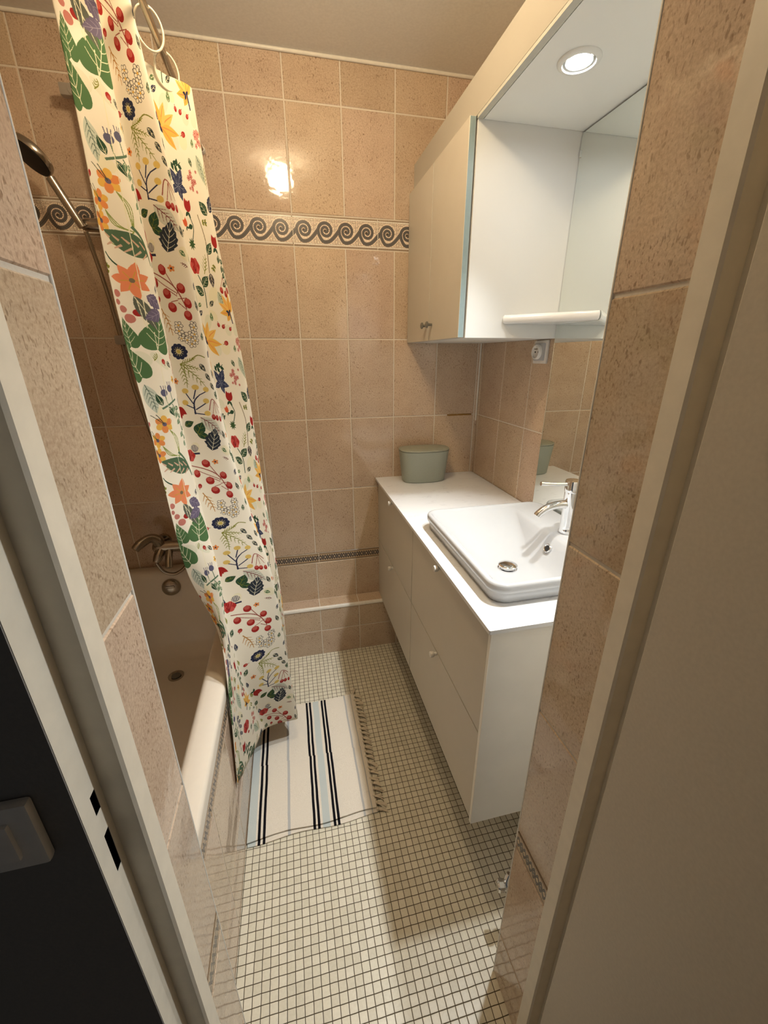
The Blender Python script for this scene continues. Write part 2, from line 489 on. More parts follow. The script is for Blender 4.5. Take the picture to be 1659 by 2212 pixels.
        c.leaf((X + 0.115, v(0.255)), 0.4, 0.03, 0.010, DG, CR)
        sprig(X + 0.134, v(0.265), [(0, 0), (0.004, -0.03), (-0.006, -0.06)], NV, NV, 0.013, n=6)
        # ---- second strip
        X = ox + 0.228
        v = lambda d: (H - d + 0.094) % H
        st = (150, 74, 62)
        c.line([(X - 0.004, v(0.006)), (X + 0.018, v(0.014)), (X + 0.036, v(0.030)), (X + 0.046, v(0.060))], 0.0016, st)
        for bx, by in ((0.022, 0.004), (0.004, 0.022), (0.022, 0.038), (0.044, 0.030), (0.026, 0.058), (0.050, 0.052), (0.046, 0.070)):
            c.line([(X + 0.036, v(0.030 + by * 0.3)), (X + bx, v(by - 0.008))], 0.0011, st)
            berry(X + bx, v(by), 0.0075, -1.4)
        twig(X + 0.006, v(0.060), -1.3, 0.042, (178, 122, 52), 4, 0.32)
        blossom(X + 0.040, v(0.098), 13, 0.0125, (96, 90, 84), YL, 0.0062)
        for k in range(10):
            a = k * 0.63
            c.ell((X + 0.020 + 0.0085 * math.cos(a), v(0.126) + 0.0085 * math.sin(a)), 0.0046, 0.0040, NV, a)
        for k in range(12):
            a = k * 0.52
            c.line([(X + 0.020, v(0.126)), (X + 0.020 + 0.0075 * math.cos(a), v(0.126) + 0.0075 * math.sin(a))], 0.0008, (204, 190, 128))
        c.ell((X + 0.020, v(0.126)), 0.003, 0.003, (196, 176, 96))
        c.line([(X + 0.034, v(0.140)), (X + 0.046, v(0.132)), (X + 0.060, v(0.136))], 0.0015, OL)
        for a, l in ((-0.9, 0.050), (-1.5, 0.040), (0.4, 0.026), (-0.35, 0.03)):
            twig(X + 0.018, v(0.146), a, l, OL, 5, 0.26, 0.0014)
        for k in range(4):
            c.leaf((X + 0.046 + 0.007 * k, v(0.146 + 0.016 * k)), -0.95, 0.016, 0.0042, (52, 58, 56), CR, veins=2)
        c.line([(X + 0.024, v(0.232)), (X + 0.026, v(0.210)), (X + 0.036, v(0.198))], 0.0024, NV, 0.0015)
        for (ax_, ay_), (bx, by) in (((0.025, 0.215), (0.016, 0.194)), ((0.026, 0.205), (0.032, 0.188)), ((0.036, 0.198), (0.048, 0.192)), ((0.026, 0.224), (0.044, 0.212)), ((0.024, 0.230), (0.042, 0.234)), ((0.025, 0.222), (0.012, 0.214))):
            c.line([(X + ax_, v(ay_)), (X + bx, v(by))], 0.0016, NV)
            c.ell((X + bx, v(by - 0.003)), 0.0052, 0.0045, (218, 188, 106))
        c.line([(X + 0.046, v(0.226)), (X + 0.056, v(0.206)), (X + 0.072, v(0.222))], 0.0015, st)
        for k, bx in enumerate((0.052, 0.060, 0.070)):
            c.line([(X + 0.060, v(0.210)), (X + bx, v(0.232))], 0.001, st)
            berry(X + bx, v(0.238 + 0.002 * k), 0.0052)
        feather(X + 0.030, v(0.238), -0.8, 0.048, (190, 194, 178), (110, 46, 44))
        c.leaf((X + 0.020, v(0.268)), 1.1, 0.024, 0.0085, DG, OL, veins=2)
        c.leaf((X + 0.020, v(0.266)), -0.6, 0.022, 0.006, DG, OL, veins=2)
        c.leaf((X + 0.002, v(0.252)), 0.4, 0.018, 0.006, DG, OL, veins=2)
        c.leaf((X + 0.036, v(0.300)), 1.25, 0.044, 0.013, (46, 52, 62), CR, veins=4, jag=0.15)
        c.ell((X + 0.010, v(0.294)), 0.0062, 0.0066, (112, 108, 112))
        for k in range(-2, 3):
            c.line([(X + 0.010 + 0.0022 * k, v(0.288)), (X + 0.010 + 0.0024 * k, v(0.299))], 0.0008, BG)
        c.line([(X + 0.003, v(0.304)), (X + 0.017, v(0.304))], 0.003, NV)
        # ---- third strip: yellow lilies, navy leaves, red buds
        X = ox + 0.462
        v = lambda d: (H - d + 0.043) % H
        lily(X + 0.030, v(0.055), 0.042, 0.2)
        c.line([(X + 0.022, v(0.050)), (X + 0.010, v(0.030)), (X + 0.018, v(0.0))], 0.0022, DG)
        c.leaf((X + 0.012, v(0.028)), 2.5, 0.022, 0.007, DG, CR, veins=2)
        sprig(X + 0.036, v(0.100), [(0, 0), (0.012, -0.004), (0.026, 0.002)], DG, DG, 0.011, n=5)
        for a, l in ((1.0, 0.03), (2.1, 0.028), (-0.3, 0.024), (3.5, 0.024), (-1.3, 0.022)):
            c.leaf((X + 0.044, v(0.132)), a, l, l * 0.26, (52, 58, 88), (140, 144, 160), veins=2, jag=0.12)
        tulip(X + 0.058, v(0.168), 0.021, 1.4)
        c.line([(X + 0.058, v(0.170)), (X + 0.066, v(0.190)), (X + 0.054, v(0.214))], 0.0018, DG)
        c.leaf((X + 0.064, v(0.188)), 3.4, 0.014, 0.004, DG)
        tulip(X + 0.046, v(0.190), 0.014, 2.0, (208, 96, 58))
        for k in range(10):
            a = k * 0.7
            c.leaf((X + 0.052, v(0.216)), a, 0.010, 0.0016, (60, 88, 50))
        blossom(X + 0.088, v(0.12), 13, 0.013, (170, 52, 60), RD, 0.004)
        rose(X + 0.046, v(0.250), 0.0140)
        twig(X + 0.070, v(0.262), 1.2, 0.034, OL, 4, 0.35)
        c.line([(X + 0.050, v(0.264)), (X + 0.060, v(0.286)), (X + 0.056, v(0.318))], 0.002, DG)
        c.leaf((X + 0.058, v(0.282)), 0.7, 0.026, 0.008, DG, CR, veins=3)
        c.leaf((X + 0.056, v(0.296)), 2.6, 0.026, 0.008, DG, CR, veins=3)
        berry(X + 0.006, v(0.086), 0.006)
        berry(X + 0.012, v(0.096), 0.006)
        for k in range(5):
            c.leaf((X + 0.002 + 0.006 * (k % 2), v(0.11 + 0.026 * k)), 1.2 + (k % 2), 0.016, 0.005, NV if k % 2 else DG, CR, veins=1)
        c.line([(X + 0.084, v(0.17)), (X + 0.092, v(0.21)), (X + 0.084, v(0.26))], 0.0016, (110, 96, 60))
        c.leaf((X + 0.090, v(0.23)), 0.9, 0.024, 0.007, DG, CR)
        c.leaf((X + 0.086, v(0.26)), -1.6, 0.024, 0.006, (62, 52, 60), CR)
        feather(X + 0.094, v(0.29), -1.2, 0.040, SG, (96, 104, 84))
    # ---- fillers: returns of the folds and the far strip
    for X, sd in ((0.150, 1), (0.316, 2), (0.372, 3), (0.424, 4), (0.562, 5), (0.612, 6), (0.668, 7), (0.716, 8)):
        q = random.Random(sd)
        d0 = q.uniform(0, H)
        tulip(X + 0.016, v(d0 + 0.02), 0.022, 1.2 + q.uniform(-0.4, 0.4), RD if sd % 2 else (206, 104, 66))
        sprig(X + 0.020, v(d0 + 0.03), [(0, 0), (0.010, -0.03), (0.0, -0.06)], DG, DG, 0.014, n=7)
        lily(X + 0.016, v(d0 + 0.125), 0.034, 0.2 + 0.3 * sd)
        blossom(X + 0.024, v(d0 + 0.185), 9, 0.011, (196, 112, 100) if sd % 2 else (96, 90, 84), RD if sd % 2 else YL)
        feather(X + 0.010, v(d0 + 0.205), -1.2, 0.044, SG, (84, 100, 90))
        twig(X + 0.034, v(d0 + 0.215), -1.7, 0.036, OL, 5, 0.3)
        c.leaf((X + 0.020, v(d0 + 0.285)), 0.9, 0.032, 0.010, NV, CR, veins=3, jag=0.12)
        c.leaf((X + 0.012, v(d0 + 0.290)), 2.3, 0.026, 0.009, DG, CR, veins=3)
        for k in range(3):
            berry(X + 0.006 + 0.011 * k, v(d0 + 0.088 + 0.006 * (k % 2)), 0.0058)
            c.line([(X + 0.006 + 0.011 * k, v(d0 + 0.082)), (X + 0.018, v(d0 + 0.066))], 0.001, st)
    for k in range(9):
        X, d0 = 0.211 + 0.004 * (k % 2), 0.036 * k
        c.leaf((X, v(d0)), 1.0 + 0.5 * (k % 3), 0.018, 0.0052, (DG, NV, OL)[k % 3], CR, veins=2)
        c.leaf((X + 0.088 + 0.004 * (k % 2), v(d0 + 0.012)), 1.9 - 0.6 * (k % 3), 0.017, 0.0045, ((60, 64, 60), DG, NV)[k % 3], CR, veins=2)
    rose(0.224, v(0.256), 0.0125)
    tulip(0.222, v(0.168), 0.021, -1.0)
    # small fill-ins wherever the ground is still bare
    bgc = np.array(BG) / 255.0
    for k in range(1500):
        x, y = rr.uniform(0, CLOTH_W), rr.uniform(0, CLOTH_H)
        r = rr.uniform(0.0075, 0.011)
        n_ = int(r * c.k)
        iy = np.arange(int(y * c.k) - n_, int(y * c.k) + n_) % c.H
        ix = np.arange(int(x * c.k) - n_, int(x * c.k) + n_) % c.W
        if np.abs(c.a[np.ix_(iy, ix)] - bgc).max() > 0.16:
            continue
        q, a = rr.randrange(6), rr.uniform(0, 6.28)
        p = (x - 0.8 * r * math.cos(a), y - 0.8 * r * math.sin(a))
        if q < 2:
            c.leaf(p, a, 1.6 * r, 0.42 * r, (DG, NV, GR, (60, 64, 60))[k % 4], CR, veins=2)
        elif q == 2:
            c.line([p, (x, y), (x + 0.7 * r * math.cos(a), y + 0.7 * r * math.sin(a))], 0.0013, DG)
            for sg in (1, -1):
                c.leaf((x, y), a + sg * 0.9, 0.9 * r, 0.26 * r, (DG, OL)[k % 2])
                c.leaf(p, a + sg * 0.8, 0.8 * r, 0.24 * r, (DG, OL)[k % 2])
        elif q == 3:
            c.line([p, (x, y)], 0.0011, st)
            berry(x, y, 0.5 * r, a)
        elif q == 4:
            c.flower((x, y), 0.62 * r, 5, (OR, (196, 112, 100), YL)[k % 3], NV, 0.26, a)
        else:
            twig(p[0], p[1], a, 1.6 * r, (OL, (110, 62, 54))[k % 2], 3, 0.36, 0.0013)
    return c.a

def paint_wave():
    """one period (8.33 cm) of the scrolling wave border of tesserae, 10.4 cm high"""
    P_, Hh, k = 0.0833, 0.1038, 5200
    W_, H_ = int(P_ * k), int(Hh * k)
    X, Y = np.meshgrid((np.arange(W_) + 0.5) / k, (np.arange(H_) + 0.5) / k)
    pale = np.array((248, 232, 214)) / 255.
    dark = np.array((104, 101, 100)) / 255.
    gro = np.array((112, 92, 72)) / 255.
    a = np.empty((H_, W_, 3), np.float32)
    a[:] = pale
    g = 0.0042
    wob = 0.0005 * np.sin(X * 900) + 0.0005 * np.sin(Y * 1100)
    gx = np.abs(((X + wob) / g) % 1 - 0.5)
    gy = np.abs(((Y + wob) / g) % 1 - 0.5)
    grid = (gx > 0.415) | (gy > 0.415)
    rs = np.random.RandomState(2)
    jit = rs.rand(int(Hh / g) + 3, int(P_ / g) + 3)
    a *= (0.86 + 0.20 * jit[(Y / g).astype(int), (X / g).astype(int)])[..., None]
    a[grid] = gro
    # spiral centre-line, outward, then the tail that dips and rises into the next scroll
    cx, cy = P_ * 0.5, Hh * 0.54
    pts = []
    th = np.linspace(0, 2 * math.pi * 1.85, 90)
    for t in th:
        r = 0.0030 + 0.0262 * t / th[-1]
        an = 0.2 + t
        pts.append((cx + r * math.cos(an) * 1.02, cy + r * math.sin(an)))
    e = pts[-1]
    tail = [e, (e[0] + 0.0, e[1] - 0.012), (cx - 0.012, Hh * 0.165), (cx + 0.010, Hh * 0.155), (cx + 0.030, Hh * 0.27), (cx + 0.050, Hh * 0.50), (cx + 0.062, Hh * 0.64)]
    # the spiral ends on its left side; orient so the tail leaves downwards
    ang_end = 0.2 + th[-1]
    rot = math.pi - ang_end
    pts = []
    for t in th:
        r = 0.0030 + 0.0262 * t / th[-1]
        an = 0.2 + t + rot
        pts.append((cx + r * math.cos(an), cy + r * math.sin(an)))
    tail = smooth([pts[-1], (cx - 0.026, cy - 0.016), (cx - 0.012, Hh * 0.185), (cx + 0.010, Hh * 0.175), (cx + 0.030, Hh * 0.30), (cx + 0.0833 - 0.0292, cy + 0.002)], 8)
    def dist(pl, off):
        d = np.full(X.shape, 9.0)
        s_ = np.zeros(X.shape)
        L = 0
        for (x0, y0), (x1, y1) in zip(pl[:-1], pl[1:]):
            for sh in (-P_, 0, P_):
                vx, vy = x1 - x0, y1 - y0
                ll = vx * vx + vy * vy
                tt = np.clip(((X - x0 - sh) * vx + (Y - y0 - off) * vy) / (ll + 1e-12), 0, 1)
                dd = np.hypot(X - x0 - sh - tt * vx, Y - y0 - off - tt * vy)
                b = dd < d
                d[b] = dd[b]
                s_[b] = (L + tt * math.sqrt(ll))[b]
            L += math.hypot(x1 - x0, y1 - y0)
        return d, s_
    line = pts + tail[1:]
    d, s_ = dist(line, 0)
    halo = d < 0.0098
    a[halo] = pale * 1.02
    cut = (np.abs((s_ / 0.0042) % 1 - 0.5) > 0.40)
    a[halo & cut] = gro
    a[(d > 0.0042 + 0.0020 * np.clip(s_ / s_.max(), 0, 1)) & (d < 0.0050 + 0.0020 * np.clip(s_ / s_.max(), 0, 1))] = gro
    wd_ = 0.0042 + 0.0020 * np.clip(s_ / s_.max(), 0, 1)
    core = d < wd_
    a[core] = dark
    a[core & cut] = dark * 0.55
    a[core & (d < 0.0005)] = dark * 0.6
    # borders: dark joint rows top and bottom with a row of white stones
    for yy in (Y, Hh - Y):
        col_ = np.abs((X / 0.0042 + 0.2) % 1 - 0.5) > 0.41
        r1 = yy < 0.0042
        a[r1] = np.array((176, 156, 134)) / 255.
        a[r1 & (col_ | (yy > 0.0036))] = gro * 0.8
        r2 = (yy >= 0.0042) & (yy < 0.0092)
        a[r2] = np.array((254, 249, 240)) / 255.
        a[r2 & ((np.abs((X / 0.0048) % 1 - 0.5) > 0.42) | (yy > 0.0085))] = gro
    return np.clip(a, 0, 1)

def paint_scale():
    """narrow border: crossing dark braid on pale stones, period 2.4 cm, 5.1 cm high"""
    P_, Hh, k = 0.0240, 0.0510, 7000
    W_, H_ = int(P_ * k), int(Hh * k)
    X, Y = np.meshgrid((np.arange(W_) + 0.5) / k, (np.arange(H_) + 0.5) / k)
    a = np.empty((H_, W_, 3), np.float32)
    a[:] = np.array((206, 182, 152)) / 255.
    dk = np.array((64, 58, 56)) / 255.
    gro = np.array((120, 98, 74)) / 255.
    g = 0.004
    a[(np.abs((X / g) % 1 - 0.5) > 0.42) | (np.abs((Y / g) % 1 - 0.5) > 0.42)] = gro
    c_ = Hh / 2
    for ph in (0, math.pi):
        d = np.abs((Y - c_) - 0.011 * np.sin(2 * math.pi * X / P_ + ph))
        a[d < 0.0048] = dk
        a[d < 0.0008] = dk * 2.0
    a[np.hypot(((X - P_ * 0.25) + P_ / 2) % P_ - P_ / 2, Y - c_) < 0.0042] = np.array((196, 176, 150)) / 255.
    a[np.hypot(((X - P_ * 0.75) + P_ / 2) % P_ - P_ / 2, Y - c_) < 0.0042] = np.array((110, 108, 108)) / 255.
    for yy in (Y, Hh - Y):
        a[yy < 0.003] = gro
        r_ = (yy > 0.003) & (yy < 0.0072)
        a[r_ & (np.abs((X / 0.004) % 1 - 0.5) < 0.42)] = np.array((176, 150, 118)) / 255.
    return np.clip(a, 0, 1)

def image_mat(name, img, rough, sx, sy, spec=0.5, cloth=False):
    t = NT(name)
    uv = t.n('ShaderNodeUVMap', uv_map='UVMap').outputs[0]
    mp = t.n('ShaderNodeMapping')
    mp.inputs['Scale'].default_value = (1 / sx, 1 / sy, 1)
    t.l(uv, mp.inputs[0])
    im = t.n('ShaderNodeTexImage')
    im.image = img
    im.extension = 'REPEAT'
    t.l(mp.outputs[0], im.inputs[0])
    t.l(im.outputs[0], t.b.inputs['Base Color'])
    t.set(Roughness=rough, Specular_IOR_Level=spec)
    if cloth:
        t.bump(t.noise(uv, 900, 2), 0.12, 0.0005)
        out = t.t.nodes['Material Output']
        tr = t.n('ShaderNodeBsdfTranslucent')
        t.l(im.outputs[0], tr.inputs[0])
        mx = t.n('ShaderNodeMixShader')
        mx.inputs[0].default_value = 0.16
        t.l(t.b.outputs[0], mx.inputs[1])
        t.l(tr.outputs[0], mx.inputs[2])
        t.l(mx.outputs[0], out.inputs[0])
    else:
        t.bump(t.noise(uv, 260, 2), 0.35, 0.001)
    return t.m
M['wave'] = image_mat('wave_border_stones', make_image('wave_border', paint_wave()), 0.22, 0.0833, 0.1038)
M['scale'] = image_mat('braid_border_stones', make_image('braid_border', paint_scale()), 0.25, 0.0240, 0.0510)
M['cloth'] = image_mat('floral_cloth', make_image('floral_print', paint_cloth()), 0.75, CLOTH_W * 1.53, CLOTH_H * 1.53, 0.2, True)

# ------------------------------------------------------------------ mesh helpers
def link(name, me, parent=None):
    o = bpy.data.objects.new(name, me)
    COL.objects.link(o)
    if parent is not None:
        o.parent = parent
    return o
def obj(name, bm, mats, parent=None, smooth_ang=None, loc=None):
    me = bpy.data.meshes.new(name)
    bmesh.ops.recalc_face_normals(bm, faces=bm.faces[:])
    bm.to_mesh(me)
    bm.free()
    for mt in (mats if isinstance(mats, (list, tuple)) else [mats]):
        me.materials.append(mt)
    o = link(name, me, parent)
    if parent is not None:
        o.matrix_parent_inverse = parent.matrix_world.inverted()
    if smooth_ang is not None:
        for p in me.polygons:
            p.use_smooth = True
        me.set_sharp_from_angle(angle=math.radians(smooth_ang))
    return o
def thing(name, label, cat, loc, group=None):
    o = bpy.data.objects.new(name, None)
    o.empty_display_size = 0.05
    COL.objects.link(o)
    o.location = loc
    o.matrix_world = Matrix.Translation(Vector(loc))
    return tag(o, label, cat, group)
def tag(o, label, cat, group=None):
    o['label'] = label
    o['category'] = cat
    if group:
        o['group'] = group
    return o
def struct(o, label=None):
    o['kind'] = 'structure'
    if label:
        o['label'] = label
        o['category'] = o.name.split('_')[0].split('.')[0]
    return o
def box(bm, x0, x1, y0, y1, z0, z1, bev=0.0, seg=2, mi=0):
    vs_ = [bm.verts.new(p) for p in ((x0, y0, z0), (x1, y0, z0), (x1, y1, z0), (x0, y1, z0), (x0, y0, z1), (x1, y0, z1), (x1, y1, z1), (x0, y1, z1))]
    fs = [bm.faces.new([vs_[i] for i in f]) for f in ((3, 2, 1, 0), (4, 5, 6, 7), (0, 1, 5, 4), (1, 2, 6, 5), (2, 3, 7, 6), (3, 0, 4, 7))]
    for f in fs:
        f.material_index = mi
    if bev:
        es = list({e for f in fs for e in f.edges})
        bmesh.ops.bevel(bm, geom=es, offset=bev, segments=seg, affect='EDGES', profile=0.6)
    return bm
def B():
    return bmesh.new()
def frame_of(d):
    d = Vector(d).normalized()
    a = Vector((0, 0, 1)) if abs(d.z) < 0.9 else Vector((1, 0, 0))
    x = a.cross(d).normalized()
    return x, d.cross(x).normalized(), d
def lathe(bm, prof, origin, axis, n=32, mi=0, caps=True):
    """prof: list of (radius, height along axis)"""
    x, y, d = frame_of(axis)
    o = Vector(origin)
    rings = []
    for r, h in prof:
        rings.append([bm.verts.new(o + d * h + (x * math.cos(2 * math.pi * i / n) + y * math.sin(2 * math.pi * i / n)) * max(r, 1e-5)) for i in range(n)])
    for a, b in zip(rings[:-1], rings[1:]):
        for i in range(n):
            f = bm.faces.new((a[i], a[(i + 1) % n], b[(i + 1) % n], b[i]))
            f.material_index = mi
    if caps:
        for rg in (rings[0][::-1], rings[-1]):
            f = bm.faces.new(rg)
            f.material_index = mi
    return bm
def tube(bm, pts, rad, n=12, sub=6, closed=False):
    P_ = [Vector(p) for p in pts]
    if sub > 1 and len(P_) > 2:
        Q = []
        N_ = len(P_)
        rng = range(N_ if closed else N_ - 1)
        for i in rng:
            p0 = P_[(i - 1) % N_] if (closed or i > 0) else P_[0]
            p1, p2 = P_[i], P_[(i + 1) % N_]
            p3 = P_[(i + 2) % N_] if (closed or i + 2 < N_) else P_[-1]
            for k in range(sub):
                t = k / sub
                Q.append(0.5 * ((2 * p1) + (p2 - p0) * t + (2 * p0 - 5 * p1 + 4 * p2 - p3) * t * t + (3 * p1 - p0 - 3 * p2 + p3) * t ** 3))
        if not closed:
            Q.append(P_[-1])
        P_ = Q
    N_ = len(P_)
    rings = []
    nx = None
    for i in range(N_):
        a = P_[(i - 1) % N_] if (closed or i) else P_[i]
        b = P_[(i + 1) % N_] if (closed or i < N_ - 1) else P_[i]
        d = (b - a).normalized()
        if nx is None:
            nx = frame_of(d)[0]
        nx = (nx - d * nx.dot(d)).normalized()
        ny = d.cross(nx)
        r = rad[min(len(rad) - 1, int(i * len(rad) / N_))] if isinstance(rad, (list, tuple)) else rad
        if isinstance(rad, (list, tuple)):
            f = i / (N_ - 1) * (len(rad) - 1)
            j = min(int(f), len(rad) - 2)
            r = rad[j] + (rad[j + 1] - rad[j]) * (f - j)
        rings.append([bm.verts.new(P_[i] + (nx * math.cos(2 * math.pi * k / n) + ny * math.sin(2 * math.pi * k / n)) * r) for k in range(n)])
    pr = list(zip(rings[:-1], rings[1:])) + ([(rings[-1], rings[0])] if closed else [])
    for a, b in pr:
        for k in range(n):
            bm.faces.new((a[k], a[(k + 1) % n], b[(k + 1) % n], b[k]))
    if not closed:
        bm.faces.new(rings[0][::-1])
        bm.faces.new(rings[-1])
    return bm
def rrect(x0, x1, y0, y1, r, n=8):
    """rounded rectangle loop, 4*(n+1) points, counter-clockwise"""
    out = []
    for cx, cy, a0 in ((x1 - r, y1 - r, 0), (x0 + r, y1 - r, 90), (x0 + r, y0 + r, 180), (x1 - r, y0 + r, 270)):
        for i in range(n + 1):
            a = math.radians(a0 + 90 * i / n)
            out.append((cx + r * math.cos(a), cy + r * math.sin(a)))
    return out
def loops(bm, ls, cap0=False, cap1=False, mi=0):
    """ls: list of lists of 3D points (equal length); bridges them in order"""
    V = [[bm.verts.new(p) for p in l] for l in ls]
    n = len(V[0])
    for a, b in zip(V[:-1], V[1:]):
        for i in range(n):
            f = bm.faces.new((a[i], a[(i + 1) % n], b[(i + 1) % n], b[i]))
            f.material_index = mi
    if cap0:
        bm.faces.new(V[0][::-1]).material_index = mi
    if cap1:
        bm.faces.new(V[-1]).material_index = mi
    return V
def lift(l2, z):
    return [(x, y, z) for x, y in l2]

# ------------------------------------------------------------------ tiled walls
ZB, HB2, HT, HB1 = 0.5098, 0.0513, 0.3345, 0.1063
ROWS = [('t', -0.159, 0.1753), ('t', 0.1753, 0.5098), ('s', 0.5098, 0.5611), ('t', 0.5611, 0.8956), ('t', 0.8956, 1.2301), ('t', 1.2301, 1.5646),
        ('t', 1.5646, 1.8991), ('w', 1.8991, 2.0054), ('t', 2.0054, 2.3399), ('t', 2.3399, 2.6744)]
CEIL = 2.4729
def tiled(name, o, ud, vd, ucuts, rows, u0, u1, v0, v1, jt=0.0048, wave_off=0.202, braid_off=0.217, base_depth=0.0018, label=None, skip=None):
    """wall of separate bevelled tiles standing proud of a grout bed.  o origin, ud/vd unit directions"""
    o, ud, vd = Vector(o), Vector(ud), Vector(vd)
    nrm = ud.cross(vd)
    bm = B()
    uvl = bm.loops.layers.uv.new('UVMap')
    tl = bm.loops.layers.float_color.new('tint')
    P_ = lambda u, v, h: o + ud * u + vd * v + nrm * h
    def quad(ps, uvs, mi, tint):
        f = bm.faces.new([bm.verts.new(p) for p in ps])
        f.material_index = mi
        for lp, q in zip(f.loops, uvs):
            lp[uvl].uv = q
            lp[tl] = tint
    def tile(a, b, c, d, mi, off, tint):
        if b - a < 0.004 or d - c < 0.004:
            return
        e = 0.0018
        tl_ = [R.uniform(-1, 1) * 0.00025 for _ in range(4)]
        top = [P_(a + e, c + e, tl_[0]), P_(b - e, c + e, tl_[1]), P_(b - e, d - e, tl_[2]), P_(a + e, d - e, tl_[3])]
        bot = [P_(a, c, -base_depth), P_(b, c, -base_depth), P_(b, d, -base_depth), P_(a, d, -base_depth)]
        uvt = [(a + off[0], c + off[1]), (b + off[0], c + off[1]), (b + off[0], d + off[1]), (a + off[0], d + off[1])]
        quad(top, uvt, mi, tint)
        for i in range(4):
            j = (i + 1) % 4
            quad([bot[i], bot[j], top[j], top[i]], [uvt[i], uvt[j], uvt[j], uvt[i]], mi, tint)
    g = base_depth
    quad([P_(u0, v0, -g), P_(u1, v0, -g), P_(u1, v1, -g), P_(u0, v1, -g)], [(u0, v0), (u1, v0), (u1, v1), (u0, v1)], 0, (1, 1, 1, 1))
    th = 0.02
    back = [P_(u0, v0, -th), P_(u1, v0, -th), P_(u1, v1, -th), P_(u0, v1, -th)]
    quad(back[::-1], [(0, 0)] * 4, 0, (1, 1, 1, 1))
    frt = [P_(u0, v0, -g), P_(u1, v0, -g), P_(u1, v1, -g), P_(u0, v1, -g)]
    for i in range(4):
        j = (i + 1) % 4
        quad([back[i], back[j], frt[j], frt[i]], [(0, 0)] * 4, 0, (1, 1, 1, 1))
    for kind, a, b in rows:
        c, d = max(a, v0), min(b, v1)
        if d - c < 0.004:
            continue
        cuts = list(ucuts)
        if kind == 'w':
            cuts = [wave_off + 0.3353 * i for i in range(-8, 9)]
        elif kind == 's':
            cuts = [braid_off + 0.3353 * i for i in range(-8, 9)]
        cuts = sorted([u0, u1] + [q for q in cuts if u0 + 0.004 < q < u1 - 0.004])
        for p, q in zip(cuts[:-1], cuts[1:]):
            jl = jt / 2 if p > u0 + 1e-6 else 0.0008
            jr = jt / 2 if q < u1 - 1e-6 else 0.0008
            if skip and skip(p, q, c, d):
                continue
            if kind == 't':
                s_ = R.uniform(0.90, 1.06)
                tint = (s_, s_ * R.uniform(0.975, 1.01), s_ * R.uniform(0.95, 1.02), 1)
                off = (R.uniform(0, 40), R.uniform(0, 40))
                tile(p + jl, q - jr, c + jt / 2, d - jt / 2, 1, off, tint)
            elif kind == 'w':
                tile(p + jl * 0.6, q - jr * 0.6, c + 0.0012, d - 0.0012, 2, (-wave_off, -a - 0.0012), (1, 1, 1, 1))
            else:
                tile(p + jl * 0.6, q - jr * 0.6, c + 0.0006, d - 0.0006, 3, (-braid_off, -a), (1, 1, 1, 1))
    me = bpy.data.meshes.new(name)
    bm.to_mesh(me)
    bm.free()
    for k in ('grout', 'tile', 'wave', 'scale'):
        me.materials.append(M[k])
    return struct(link(name, me), label)

TW = 0.202
COLS = [TW * k for k in range(-6, 7)]
XL, XR, YF, YH = -0.840, 1.0237, -1.397, -1.570
RXL, RXR = -0.072, 0.530
tiled('wall_back', (0, 0, 0), (1, 0, 0), (0, 0, 1), COLS, ROWS, XL - 0.02, XR + 0.02, 0.0, CEIL, label='beige tiled back wall with a wave mosaic border')
# right wall: u runs towards the door (-y)
tiled('wall_right', (XR, 0, 0), (0, -1, 0), (0, 0, 1), [0.022 + 0.207 * k for k in range(0, 8)], ROWS, 0.0, 1.417, 0.0, CEIL, label='beige tiled right wall behind the vanity')
tiled('wall_left', (XL, YF - 0.02, 0), (0, 1, 0), (0, 0, 1), COLS[5:] + [TW * 7, TW * 8], ROWS, 0.0, -YF + 0.02, 0.0, CEIL, label='beige tiled left wall beside the bathtub')
DOOR_H = 2.04
# room side of the door wall (faces +y): u runs -x
tiled('wall_front', (0, YF, 0), (-1, 0, 0), (0, 0, 1), COLS, ROWS, -XR - 0.02, -XL + 0.02, DOOR_H, CEIL, label='tiled wall above the doorway')
tiled('wall_front_left', (0, YF, 0), (-1, 0, 0), (0, 0, 1), COLS, ROWS, -RXL + 0.0206, -XL + 0.02, 0.0, DOOR_H, label='tiled room side of the wall left of the doorway')
tiled('wall_front_right', (0, YF, 0), (-1, 0, 0), (0, 0, 1), COLS, ROWS, -XR - 0.02, -RXR - 0.0206, 0.0, DOOR_H, label='unseen room side of the wall right of the doorway, whitened to bounce light')
for i_ in (0, 1, 2, 3):
    bpy.data.objects['wall_front_right'].data.materials[i_] = M['bouncewhite']  # unseen tiles whitened and glossed to throw light at the end panel
# the tiled reveals inside the doorway
tiled('wall_reveal_left', (RXL, -1.497, 0), (0, 1, 0), (0, 0, 1), [], ROWS, 0.0, 0.0990, 0.0, DOOR_H, label='pale tiled reveal on the left side of the doorway')
tiled('wall_reveal_right', (RXR, YF - 0.0010, 0), (0, -1, 0), (0, 0, 1), [], ROWS, 0.0, 0.1100, 0.0, DOOR_H, label='brown tiled reveal on the right side of the doorway')
for nm, x_ in (('trim_1', RXL), ('trim_2', RXR)):
    bm = B()
    s_ = 1 if x_ < 0.2 else -1
    lathe(bm, [(0.0026, 0.0), (0.0026, DOOR_H)], (x_ - s_ * 0.0018, YF - 0.0016, 0.0), (0, 0, 1), 12)
    struct(obj(nm, bm, M['silicone'], smooth_ang=40), 'thin pale edging strip on the corner of the tiled doorway reveal')

